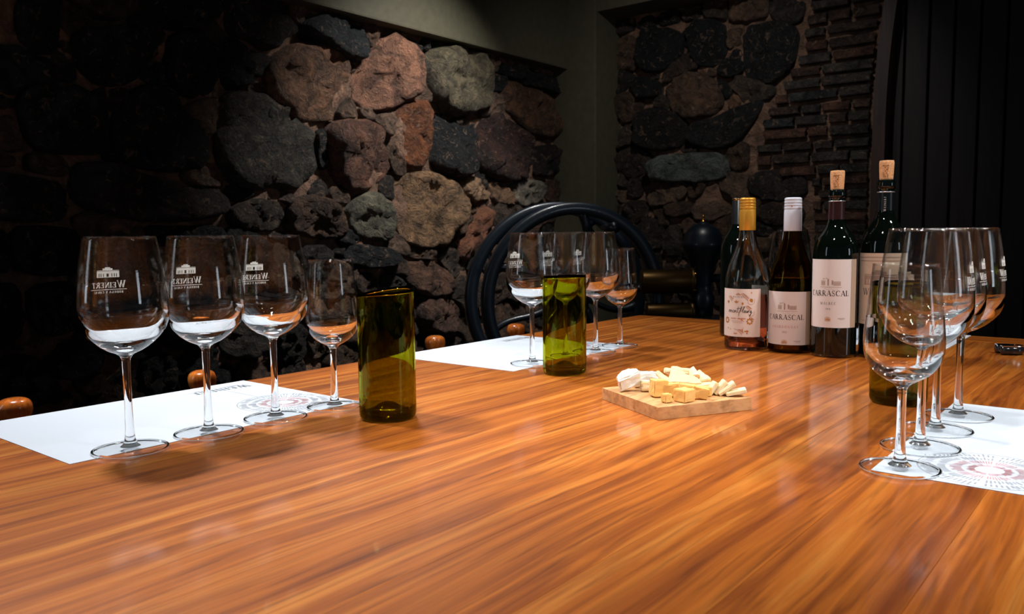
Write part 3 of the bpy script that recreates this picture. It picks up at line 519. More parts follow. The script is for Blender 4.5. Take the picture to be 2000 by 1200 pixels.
["3a312b",2,[833,1211,810,1210,811,1192,830,1189,838,1180,848,1167,860,1184,858,1201,854,1215,842,1208]],
["3f3a34",4,[892,1339,903,1320,921,1332,938,1330,939,1346,940,1360,924,1359,919,1360,901,1370,891,1354]],
["55483d",2,[1721,569,1720,583,1720,591,1732,616,1704,641,1689,614,1682,594,1670,580,1689,569,1703,571]],
["5c4636",4,[1441,910,1451,913,1449,921,1456,935,1442,940,1435,941,1404,942,1389,920,1416,909,1433,909]],
["4a3a30",2,[2889,1113,2910,1094,2917,1089,2922,1082,2946,1071,2950,1085,2960,1108,2939,1112,2928,1139,2909,1129]],
["4a3a30",5,[3192,660,3170,689,3148,668,3142,653,3149,627,3163,621,3174,590,3198,601,3205,627,3190,644]],
["2a2624",4,[2882,1192,2909,1171,2920,1188,2908,1212,2929,1242,2891,1259,2869,1268,2828,1240,2861,1206,2873,1198]]]
STONES_B=[["6b5240",6,[-1964,1659,-1882,1725,-1775,1723,-1697,1667,-1663,1574,-1721,1523,-1826,1511,-1930,1565]],
["0f1417",5,[-2150,1738,-2049,1738,-1986,1694,-1992,1633,-2135,1643]],
["201c1b",6,[-2135,1560,-2034,1583,-1908,1551,-1847,1472,-1865,1389,-1990,1373,-2120,1407]],
["232425",6,[-1826,1482,-1695,1511,-1570,1548,-1478,1566,-1501,1511,-1568,1406,-1617,1363,-1771,1370,-1825,1417]],
["6f7871",8,[-2046,1309,-1962,1343,-1798,1350,-1667,1334,-1626,1277,-1666,1222,-1823,1208,-1989,1225,-2046,1263]],
["a3795c",4,[-1633,1594,-1596,1606,-1578,1553,-1607,1517,-1640,1543]],
["151b1e",5,[-2136,1973,-1898,1948,-1870,1836,-1965,1757,-2107,1770]],
["14181b",5,[-1844,1975,-1676,1947,-1649,1828,-1685,1740,-1829,1771]],
["1f2022",5,[-1575,1885,-1410,1903,-1317,1845,-1341,1695,-1451,1630,-1560,1678]],
["3a2f2a",5,[-2178,1244,-2104,1254,-2080,1151,-2163,1128]],
["584436",5,[-1960,1109,-1836,1125,-1781,1079,-1876,1044,-1959,1059]],
["443a36",5,[-2103,1036,-1988,1047,-1958,907,-2067,869,-2118,933]],
["4d443c",5,[-1959,1008,-1876,1012,-1874,858,-1952,844]],
["3b3230",4,[-1528,1236,-1374,1251,-1270,1212,-1279,1123,-1441,1105,-1534,1155]],
["6e5544",4,[-1602,805,-1532,805,-1475,805,-1419,806,-1387,860,-1404,941,-1462,940,-1523,949,-1550,929,-1618,884]],
["3f3a34",2,[-1622,101,-1551,145,-1553,205,-1621,237,-1647,246,-1709,224,-1754,191,-1749,150,-1709,113,-1668,96]],
["5c4636",3,[-2248,949,-2249,909,-2207,879,-2143,860,-2109,874,-2120,944,-2121,966,-2126,1017,-2188,1034,-2232,1011]],
["5c4636",4,[-1745,988,-1726,896,-1679,863,-1607,905,-1581,919,-1550,942,-1503,1014,-1566,1056,-1639,1046,-1675,1028]],
["4a3a30",2,[-1566,711,-1601,724,-1646,715,-1720,678,-1702,623,-1643,604,-1596,601,-1565,601,-1494,628,-1501,688]],
["2a2624",3,[-1387,108,-1412,198,-1478,219,-1527,235,-1539,163,-1558,126,-1601,65,-1520,28,-1482,23,-1408,52]],
["5c4636",2,[-1940,617,-1991,614,-2062,576,-2075,518,-2057,459,-1985,439,-1935,451,-1870,457,-1852,538,-1877,605]],
["5c4636",3,[-1410,473,-1361,495,-1281,535,-1272,630,-1337,663,-1397,704,-1450,673,-1478,624,-1528,551,-1460,520]],
["6e5544",4,[-2040,187,-2007,121,-1967,99,-1909,79,-1831,89,-1820,145,-1814,227,-1867,253,-1930,274,-2007,247]],
["7b6352",2,[-1666,1049,-1622,1064,-1608,1125,-1680,1168,-1720,1175,-1760,1142,-1807,1118,-1808,1037,-1747,1031,-1701,1024]],
["55483d",2,[-2114,576,-2092,633,-2092,680,-2133,733,-2212,751,-2252,730,-2250,674,-2250,637,-2240,580,-2194,564]],
["3f3a34",4,[-2048,268,-2040,311,-2061,367,-2119,363,-2152,350,-2209,340,-2228,299,-2201,247,-2140,241,-2109,255]],
["3f3a34",4,[-1740,894,-1764,926,-1815,940,-1872,923,-1871,872,-1901,807,-1838,789,-1792,790,-1703,782,-1692,863]],
["7b6352",2,[-1651,308,-1611,317,-1542,320,-1550,355,-1563,423,-1598,424,-1638,425,-1700,421,-1708,354,-1702,324]],
["2a2624",2,[-1735,767,-1779,780,-1830,780,-1854,768,-1891,722,-1889,673,-1827,653,-1784,648,-1729,662,-1707,714]],
["1b1e20",3,[-1887,424,-1963,421,-1996,427,-2069,406,-2041,346,-2030,322,-2019,280,-1974,281,-1897,293,-1857,343]],
["4a3a30",3,[-2167,43,-2104,23,-2054,19,-2002,19,-1942,66,-1981,103,-2031,151,-2055,182,-2117,162,-2166,133]],
["6e5544",3,[-2139,501,-2176,486,-2249,437,-2250,371,-2162,362,-2122,370,-2070,373,-2079,412,-2071,452,-2089,495]],
["4a3a30",4,[-1435,1102,-1484,1067,-1456,1015,-1396,995,-1364,1006,-1298,1005,-1277,1054,-1320,1111,-1351,1110,-1391,1110]],
["7b6352",4,[-1928,1121,-1881,1118,-1843,1184,-1890,1212,-1945,1217,-1980,1216,-2034,1226,-2046,1140,-2045,1099,-1959,1106]],
["1b1e20",4,[-1260,718,-1260,783,-1259,822,-1310,844,-1367,858,-1387,833,-1430,804,-1443,723,-1372,724,-1324,717]],
["3a312b",4,[-2047,701,-1983,724,-1983,800,-1977,867,-2068,868,-2116,859,-2179,862,-2222,787,-2180,747,-2106,722]],
["5c4636",2,[-1383,325,-1418,329,-1473,315,-1512,291,-1489,237,-1451,221,-1422,210,-1372,201,-1322,228,-1340,297]],
["6e5544",4,[-1657,564,-1721,578,-1769,583,-1831,583,-1840,530,-1852,462,-1776,436,-1736,439,-1665,458,-1655,498]],
["4a3a30",3,[-2046,1349,-2101,1391,-2136,1409,-2201,1391,-2243,1367,-2250,1310,-2187,1261,-2162,1252,-2108,1266,-2053,1283]],
["3f3a34",2,[-1436,331,-1398,339,-1339,377,-1342,452,-1401,457,-1450,466,-1519,470,-1538,437,-1538,362,-1474,347]],
["3f3a34",2,[-1398,1901,-1350,1879,-1309,1897,-1301,1939,-1300,1983,-1299,2016,-1353,2039,-1392,2034,-1446,2015,-1451,1933]],
["6e5544",4,[-1451,2019,-1490,2035,-1534,2037,-1577,2041,-1644,1993,-1638,1936,-1549,1918,-1506,1921,-1459,1932,-1460,1981]],
["55483d",2,[-1498,1652,-1521,1659,-1589,1692,-1643,1652,-1589,1601,-1573,1569,-1537,1561,-1508,1564,-1442,1570,-1417,1615]],
["6e5544",2,[-2206,1786,-2136,1790,-2120,1829,-2129,1875,-2128,1917,-2166,1961,-2224,1947,-2250,1908,-2249,1871,-2251,1808]],
["5c4636",3,[-2146,1543,-2113,1567,-2079,1620,-2139,1667,-2181,1679,-2222,1670,-2249,1642,-2251,1587,-2236,1556,-2187,1528]],
["1b1e20",2,[-1611,1808,-1643,1785,-1681,1754,-1688,1695,-1626,1683,-1591,1702,-1570,1718,-1570,1736,-1570,1762,-1584,1804]],
["5c4636",4,[-1766,167,-1793,157,-1817,111,-1844,71,-1784,34,-1745,25,-1718,39,-1678,84,-1720,104,-1735,121]],
["5c4636",4,[-1640,1302,-1614,1259,-1547,1254,-1539,1297,-1542,1339,-1539,1374,-1583,1387,-1602,1361,-1631,1361,-1649,1325]],
["55483d",2,[-2251,1468,-2250,1452,-2252,1433,-2229,1389,-2186,1410,-2134,1417,-2130,1481,-2177,1510,-2215,1529,-2250,1491]],
["1b1e20",2,[-1960,2040,-1978,2041,-2015,2042,-2035,2015,-2000,1975,-1969,1969,-1947,1971,-1891,1978,-1892,2023,-1916,2042]],
["6e5544",4,[-1676,19,-1658,22,-1638,19,-1588,19,-1590,55,-1594,100,-1647,89,-1667,90,-1680,68,-1706,40]],
["5c4636",3,[-1931,663,-1899,717,-1891,741,-1866,785,-1909,801,-1950,832,-1972,791,-1969,756,-1968,738,-1994,678]],
["2a2624",3,[-1762,311,-1810,294,-1839,268,-1801,230,-1800,203,-1782,176,-1755,201,-1736,217,-1693,257,-1725,286]],
["7b6352",3,[-1543,1173,-1531,1227,-1603,1248,-1643,1250,-1680,1222,-1671,1175,-1650,1160,-1626,1151,-1596,1109,-1535,1116]],
["1b1e20",4,[-1260,892,-1263,923,-1259,950,-1292,1000,-1343,999,-1396,967,-1391,925,-1352,868,-1314,862,-1263,847]],
["7b6352",4,[-1571,803,-1604,801,-1635,836,-1681,827,-1691,767,-1678,732,-1623,732,-1598,730,-1546,709,-1524,762]],
["55483d",3,[-1642,2033,-1678,2039,-1700,2041,-1757,2043,-1772,1990,-1748,1958,-1698,1962,-1660,1942,-1650,1973,-1653,2001]],
["3f3a34",4,[-1288,232,-1263,236,-1259,285,-1259,300,-1259,335,-1296,344,-1335,341,-1362,325,-1328,280,-1322,258]],
["2a2624",4,[-1260,177,-1259,211,-1271,229,-1310,236,-1325,210,-1358,198,-1376,161,-1324,144,-1300,133,-1265,151]],
["2a2624",2,[-2231,1790,-2249,1772,-2248,1748,-2251,1705,-2240,1662,-2192,1690,-2152,1725,-2132,1752,-2185,1780,-2208,1780]],
["4a3a30",3,[-1931,1780,-1989,1739,-1969,1692,-1896,1720,-1881,1731,-1837,1727,-1786,1756,-1838,1824,-1889,1808,-1916,1789]],
["3a312b",3,[-2201,210,-2228,217,-2250,179,-2250,146,-2248,134,-2253,89,-2210,86,-2179,103,-2150,146,-2144,187]],
["5c4636",4,[-1507,533,-1529,566,-1554,594,-1600,590,-1650,559,-1648,490,-1601,455,-1555,442,-1523,478,-1481,496]],
["3f3a34",4,[-1858,388,-1851,350,-1810,341,-1772,345,-1722,341,-1710,393,-1732,431,-1774,430,-1811,432,-1853,432]],
["5c4636",4,[-1741,1196,-1774,1210,-1806,1200,-1843,1200,-1838,1166,-1849,1138,-1821,1131,-1806,1132,-1786,1140,-1768,1147]],
["6e5544",4,[-1812,1031,-1837,1048,-1862,1043,-1869,1007,-1870,981,-1857,956,-1808,953,-1764,961,-1759,989,-1789,1032]],
["1b1e20",4,[-1262,459,-1261,485,-1264,515,-1300,508,-1320,498,-1353,482,-1335,457,-1330,420,-1297,400,-1263,422]],
["6e5544",3,[-1587,1079,-1549,1058,-1529,1039,-1509,1032,-1479,1037,-1482,1081,-1470,1118,-1502,1131,-1533,1125,-1570,1103]],
["6e5544",3,[-1616,1816,-1579,1822,-1582,1842,-1564,1895,-1596,1902,-1638,1905,-1659,1893,-1649,1852,-1650,1839,-1642,1808]],
["3a312b",3,[-2250,1983,-2219,1960,-2186,1970,-2132,1977,-2122,2040,-2190,2041,-2212,2039,-2235,2039,-2248,2021,-2249,2010]],
["4a3a30",4,[-2174,1038,-2123,1013,-2100,1040,-2074,1038,-2025,1055,-2045,1093,-2078,1132,-2114,1134,-2179,1124,-2195,1077]],
["3f3a34",3,[-1538,311,-1573,308,-1614,311,-1643,278,-1607,238,-1569,220,-1537,210,-1524,238,-1512,259,-1520,280]],
["2a2624",4,[-2251,524,-2251,492,-2217,469,-2197,483,-2160,501,-2145,523,-2190,549,-2204,560,-2237,570,-2249,546]],
["3f3a34",2,[-1367,55,-1331,45,-1280,61,-1264,96,-1314,132,-1339,139,-1368,146,-1381,117,-1380,95,-1391,69]],
["3f3a34",2,[-1831,1982,-1796,1969,-1781,1997,-1771,2024,-1811,2039,-1823,2041,-1843,2038,-1885,2030,-1878,2008,-1870,1969]],
["2a2624",4,[-1462,798,-1496,800,-1520,768,-1518,744,-1528,728,-1520,703,-1483,673,-1452,689,-1453,727,-1453,754]],
["55483d",2,[-2045,690,-2087,688,-2079,650,-2060,608,-2035,599,-2005,621,-1971,638,-1993,669,-1992,703,-2030,699]],
["6e5544",4,[-1709,593,-1719,648,-1783,641,-1804,638,-1815,639,-1861,640,-1860,601,-1823,592,-1807,590,-1776,588]],
["3f3a34",2,[-2056,187,-2035,237,-2082,250,-2109,248,-2129,239,-2155,232,-2151,196,-2142,166,-2106,172,-2088,180]],
["55483d",4,[-2232,1022,-2213,1029,-2199,1037,-2190,1052,-2198,1075,-2225,1126,-2252,1108,-2248,1053,-2249,1041,-2250,1024]],
["1b1e20",2,[-2102,1969,-2079,1972,-2023,1970,-2031,2035,-2076,2042,-2089,2040,-2110,2041,-2109,2026,-2120,2013,-2121,1986]],
["2a2624",2,[-1483,1027,-1506,993,-1508,956,-1461,949,-1440,951,-1425,950,-1412,959,-1401,984,-1424,991,-1432,998]],
["5c4636",3,[-1961,1072,-1961,1080,-1960,1093,-1973,1100,-1991,1100,-2028,1090,-2020,1071,-2005,1049,-1973,988,-1929,1014]],
["1b1e20",2,[-2069,580,-2094,594,-2103,570,-2109,564,-2150,552,-2142,523,-2107,513,-2079,528,-2079,544,-2080,559]],
["7b6352",4,[-2249,1158,-2251,1148,-2251,1132,-2237,1130,-2228,1131,-2191,1122,-2169,1167,-2202,1190,-2226,1201,-2252,1182]],
["55483d",2,[-2250,1221,-2230,1210,-2186,1197,-2181,1229,-2203,1260,-2211,1272,-2229,1278,-2252,1278,-2248,1256,-2249,1247]],
["3f3a34",4,[-1271,710,-1282,710,-1311,712,-1338,702,-1316,668,-1302,655,-1271,640,-1261,672,-1263,687,-1261,700]],
["6e5544",3,[-1720,1738,-1735,1748,-1757,1751,-1770,1723,-1744,1708,-1741,1699,-1730,1700,-1704,1696,-1703,1711,-1693,1729]],
["1b1e20",2,[-1639,1643,-1648,1655,-1661,1679,-1685,1685,-1689,1648,-1681,1630,-1670,1627,-1655,1588,-1638,1591,-1622,1622]],
["5c4636",2,[-1652,276,-1644,294,-1668,300,-1680,309,-1714,306,-1708,276,-1689,268,-1684,245,-1673,249,-1647,251]],
["55483d",3,[-1910,674,-1920,653,-1937,635,-1912,620,-1890,620,-1874,612,-1870,629,-1871,640,-1870,657,-1883,659]],
["4a3a30",3,[-2090,1259,-2100,1251,-2098,1240,-2091,1223,-2074,1192,-2048,1210,-2049,1228,-2047,1253,-2061,1270,-2078,1259]],
["3a312b",2,[-2249,844,-2249,831,-2246,805,-2225,810,-2219,826,-2211,833,-2200,847,-2203,872,-2233,877,-2251,855]],
["3f3a34",2,[-1879,269,-1863,260,-1848,271,-1842,281,-1810,302,-1833,335,-1867,308,-1872,302,-1879,295,-1891,278]],
["55483d",3,[-1886,1367,-1842,1350,-1820,1350,-1799,1351,-1781,1357,-1792,1379,-1798,1391,-1809,1400,-1840,1433,-1860,1411]],
["55483d",3,[-2013,1630,-2038,1599,-2004,1577,-1983,1582,-1973,1570,-1943,1574,-1950,1599,-1952,1622,-1965,1639,-1988,1648]],
["3a312b",2,[-2224,79,-2251,78,-2248,61,-2250,35,-2241,20,-2221,23,-2192,19,-2180,38,-2181,67,-2209,80]],
["7b6352",2,[-1308,351,-1296,351,-1280,348,-1262,361,-1260,398,-1291,400,-1307,397,-1330,393,-1349,364,-1337,348]],
["2a2624",4,[-1501,310,-1483,320,-1498,342,-1511,351,-1520,347,-1534,345,-1530,330,-1528,322,-1526,309,-1512,300]],
["3a312b",2,[-1999,1756,-2007,1760,-2020,1759,-2026,1760,-2044,1749,-2034,1737,-2027,1730,-2017,1723,-1999,1723,-2002,1742]],
["55483d",2,[-1315,19,-1283,21,-1272,21,-1261,25,-1261,33,-1259,44,-1265,57,-1278,48,-1300,52,-1316,44]],
["3a312b",3,[-1958,44,-1963,23,-1930,20,-1918,21,-1881,18,-1845,48,-1878,72,-1919,71,-1935,75,-1940,51]],
["1b1e20",4,[-1890,1920,-1879,1893,-1881,1877,-1873,1864,-1856,1847,-1840,1869,-1840,1886,-1841,1896,-1843,1911,-1865,1942]]]
# ---------------- room shell ----------------
fl=box('floor',(0,1,-.05),(7,7.5,.1),M['floor']); tag(fl,kind='structure')
ce=box('ceiling',(0,1,2.72),(7,7.5,.1),M['ceiling']); tag(ce,kind='structure')
XW,YB=-2.47,3.66
def mortar_panel(name,fn,us,vs):
    bm=bmesh.new(); g=[]
    for u in us: g.append([bm.verts.new(fn(u,v)) for v in vs])
    for i in range(len(us)-1):
        for j in range(len(vs)-1): bm.faces.new((g[i][j],g[i+1][j],g[i+1][j+1],g[i][j+1]))
    o=frombm(name,bm,M['mortar'],None,True); return o
def fr(a,b,n): return [a+(b-a)*i/n for i in range(n+1)]
wl=mortar_panel('wall_left',lambda u,v:(XW-.020+.032*noise.noise((u*7,v*7,1))+.014*noise.noise((u*26,v*26,4)),u,v),fr(-2.6,3.8,256),fr(0,2.66,106)); tag(wl,kind='structure')
def jamb_x(z): # left edge of the arched doorway
    if z<1.4: return -1.0
    s=min(1,(z-1.4)/1.7); return -.3-.7*math.sqrt(max(0,1-s*s))
wb=mortar_panel('wall_back',lambda t,v:(-2.6+(jamb_x(v)+2.6)*t,YB+.018-.035*noise.noise((t*12,v*7,9))-.012*noise.noise((t*40,v*26,2)),v),fr(0,1,64),fr(0,2.39,90)); tag(wb,kind='structure')
wr=mortar_panel('wall_back_right',lambda t,v:(3.4-(3.4+.6+jamb_x(v))*t,YB+.03,v),fr(0,1,10),fr(0,2.39,24)); wr.name='wall_back.001'; tag(wr,kind='structure')
def size_hint(p): return math.sqrt((max(a for a,b in p)-min(a for a,b in p))*(max(b for a,b in p)-min(b for a,b in p)))/2
def stone(parent,poly,hexc,prot,place,seed):
    pts=[(poly[i]/1000,poly[i+1]/1000) for i in range(0,len(poly),2)]
    cx=sum(a for a,b in pts)/len(pts); cyy=sum(b for a,b in pts)/len(pts); gk=1.07 if size_hint(pts)>.06 else 1.0; pts=[(cx+(a-cx)*gk,cyy+(b-cyy)*gk) for a,b in pts]
    q=[]                                            # one corner cut, then even spacing
    for i in range(len(pts)):
        a,b=pts[i],pts[(i+1)%len(pts)]
        for t in (.22,.78): q.append((a[0]+(b[0]-a[0])*t,a[1]+(b[1]-a[1])*t))
    cx=sum(a for a,b in q)/len(q); cyy=sum(b for a,b in q)/len(q); size=math.sqrt(sum((a-cx)**2+(b-cyy)**2 for a,b in q)/len(q))
    L=[math.dist(q[i],q[(i+1)%len(q)]) for i in range(len(q))]; T=sum(L); n=40 if size>.07 else 20 if size>.035 else 14
    ring=[];acc=0;i=0
    for k in range(n):
        s=T*k/n
        while acc+L[i]<s: acc+=L[i]; i+=1
        t=(s-acc)/L[i]; a,b=q[i],q[(i+1)%len(q)]; ring.append((a[0]+(b[0]-a[0])*t-cx,a[1]+(b[1]-a[1])*t-cyy))
    rnd=random.Random(seed); h=min(prot*.01,size*.62); tx,ty=rnd.uniform(-.35,.35),rnd.uniform(-.4,.25)
    prof=[(1.0,-.05),(1.0,.25*h),(.975,.62*h),(.925,.86*h),(.84,.97*h),(.70,1.0*h),(.54,1.03*h),(.38,1.0*h),(.22,1.0*h),(.09,1.0*h)]
    bm=bmesh.new(); rings=[]; o3=seed*3.7
    for s,z in prof:
        rr=[]
        for (a,b) in ring:
            w_=0 if z<0 else 1
            f=1+w_*(.10*noise.noise((a*18+o3,b*18,3.1))+.05*noise.noise((a*60+o3,b*60,1.7))) if s<1 else 1
            a2,b2=a*s*f,b*s*f
            nn=.26*size*noise.noise((a2*9+o3,b2*9,5))+.020*noise.noise((a2*28+o3,b2*28,8))+.010*noise.noise((a2*70+o3,b2*70,2))-.012*abs(noise.noise((a2*16+o3,b2*16,11)))
            d=z+w_*(tx*a2+ty*b2)*min(1,(1-s)*4+.3)+w_*nn*(1 if s<1 else .4)
            rr.append(bm.verts.new(place(a2,b2,d)))
        rings.append(rr)
    c=bm.verts.new(sum((v.co for v in rings[-1]),Vector())/n)
    for A,B in zip(rings,rings[1:]):
        for k in range(n): bm.faces.new((A[k],A[(k+1)%n],B[(k+1)%n],B[k]))
    for k in range(n): bm.faces.new((rings[-1][k],rings[-1][(k+1)%n],c))
    o=frombm('stone',bm,M['rock'],parent,True); o.color=lin(hexc); return o,cx,cyy
for i,(hx,pr,poly) in enumerate(STONES_L):
    o,u,v=stone(wl,poly,hx,pr,lambda a,b,d:(d,a,b),i+1); o.location=(XW-.02,u,v)
for i,(hx,pr,poly) in enumerate(STONES_B):
    o,u,v=stone(wb,poly,hx,pr,lambda a,b,d:(a,-d,b),i+501); o.location=(u,YB+.012,v)
# thin old bricks beside the arch
bdz=[.93,1.222,1.247,1.398,1.549,1.713,1.924]; bdx=[-1.23,-1.248,-1.50,-1.50,-1.426,-1.315,-1.275]
def xb(z):
    if z<=bdz[0]: return bdx[0]
    for a,b,c,d in zip(bdz,bdz[1:],bdx,bdx[1:]):
        if z<=b: return c+(d-c)*(z-a)/(b-a)
    return bdx[-1]
rb=random.Random(5); z=.03; row=0
bm=bmesh.new(); bx(bm,(0,0,0),(1,1,1),None,.08); bmesh.ops.subdivide_edges(bm,edges=[e for e in bm.edges if e.calc_length()>.5],cuts=1)
for v in bm.verts: v.co+=Vector([rb.uniform(-.035,.035) for _ in range(3)])
bmesh.ops.recalc_face_normals(bm,faces=bm.faces); bme=bpy.data.meshes.new('brick'); bm.to_mesh(bme); bm.free(); bme.materials.append(M['rock'])
while z<2.3 and row<60:
    h=rb.uniform(.034,.043); zc=z+h/2; xr=jamb_x(zc)-.010; x0=xb(zc)+.005
    while xr>x0+.03:
        wd=min(rb.uniform(.07,.22),xr-x0)
        o=bpy.data.objects.new('brick',bme); col.objects.link(o); o.parent=wb
        o.location=(xr-wd/2,YB+.016+rb.uniform(-.008,.006),zc+rb.uniform(-.003,.003)); o.scale=(wd-.006,.07,h-.003); o.rotation_euler=(0,rb.uniform(-.02,.01),rb.uniform(-.03,.03))
        o.color=lin(rb.choice(['4c4540','504c46','55443b','5f483c','44474a','4a463e','6b4a3c'])); xr-=wd+.008
    z+=h+rb.uniform(.010,.018); row+=1
# beams and corner post (olive plaster)
def trim(name,lo,hi,bev=.008):
    c=[(a+b)/2 for a,b in zip(lo,hi)]; s=[b-a for a,b in zip(lo,hi)]; o=box(name,c,s,M['plaster'],None,bev); tag(o,kind='structure'); return o
trim('trim_1',(-2.62,-2.6,1.79),(-2.40,3.56,2.66))
trim('trim_2',(-2.60,3.456,0),(-2.236,3.80,2.70))
trim('trim_3',(-2.30,3.47,2.045),(3.4,3.82,2.68))
# door: arched frame and vertical planks
dr=empty('door_1',(0,0,0)); tag(dr,kind='structure')
bm=bmesh.new(); prev=None
for k in range(41):
    zz=2.39*k/40; x=jamb_x(zz); cur=[bm.verts.new(p) for p in ((x,YB-.0,zz),(x+.05,YB-.0,zz),(x+.05,YB+.13,zz),(x,YB+.13,zz))]
    if prev:
        for j in range(4): bm.faces.new((prev[j],prev[(j+1)%4],cur[(j+1)%4],cur[j]))
    prev=cur
frombm('door_frame',bm,M['frame'],dr,False)
bm=bmesh.new(); prev=None
for k in range(41):
    zz=2.39*k/40; x=-.6-jamb_x(zz); cur=[bm.verts.new(p) for p in ((x-.05,YB-.0,zz),(x,YB-.0,zz),(x,YB+.13,zz),(x-.05,YB+.13,zz))]
    if prev:
        for j in range(4): bm.faces.new((prev[j],prev[(j+1)%4],cur[(j+1)%4],cur[j]))
    prev=cur
frombm('door_frame',bm,M['frame'],dr,False)
x=-1.0; 
while x<.42:
    wd=.093; box('plank',(x+wd/2,YB+.11+rb.uniform(-.002,.002),1.2),(wd-.009,.03,2.4),M['door'],dr,.004); x+=wd
box('backing_board',(-.3,YB+.15,1.2),(1.5,.02,2.4),M['door'],dr)

# ---------------- table ----------------
TX0,TX1,TY0,TY1=-1.132,.072,-.35,1.968; BW=.095; TH=.035
tb=empty('tasting_table',((TX0+TX1)/2,(TY0+TY1)/2,0)); tag(tb,'large polished orange-brown wooden tasting table set for wine tasting','table')
def tpart(name,lo,hi,mt,bev=.0012):
    c=[(a+b)/2 for a,b in zip(lo,hi)]; s=[b-a for a,b in zip(lo,hi)]
    return box(name,(c[0]-tb.location.x,c[1]-tb.location.y,c[2]),s,mt,tb,bev)
nb=11; xs=[TX0+BW]; 
for k in range(nb): xs.append(xs[-1]+(TX1-TX0-2*BW)/nb)
for a,b in zip(xs,xs[1:]): tpart('plank',(a+.0001,TY0+BW+.0006,TZ-TH),(b-.0001,TY1-BW-.0006,TZ),M['table'],.0004)
tpart('border_board',(TX0,TY0,TZ-TH),(TX0+BW-.0012,TY1-.0005,TZ),M['table'],.0015)
tpart('border_board',(TX1-BW+.0012,TY0,TZ-TH),(TX1,TY1-.0005,TZ),M['table'],.0015)
tpart('border_board',(TX0+BW,TY1-BW+.0006,TZ-TH),(TX1-BW,TY1,TZ),M['table_x'],.0015)
tpart('border_board',(TX0+BW,TY0,TZ-TH),(TX1-BW,TY0+BW-.0006,TZ),M['table_x'],.0015)
for lo,hi in (((TX0+.06,TY0+.1,TZ-.13),(TX0+.085,TY1-.1,TZ-TH)),((TX1-.085,TY0+.1,TZ-.13),(TX1-.06,TY1-.1,TZ-TH)),((TX0+.085,TY0+.06,TZ-.13),(TX1-.085,TY0+.085,TZ-TH)),((TX0+.085,TY1-.085,TZ-.13),(TX1-.085,TY1-.06,TZ-TH))):
    tpart('apron',lo,hi,M['chair_dark'],.002)
for lx in (TX0+.10,TX1-.10):
    for ly in (TY0+.10,TY1-.10): tpart('leg',(lx-.04,ly-.04,0),(lx+.04,ly+.04,TZ-TH),M['chair_dark'],.006)

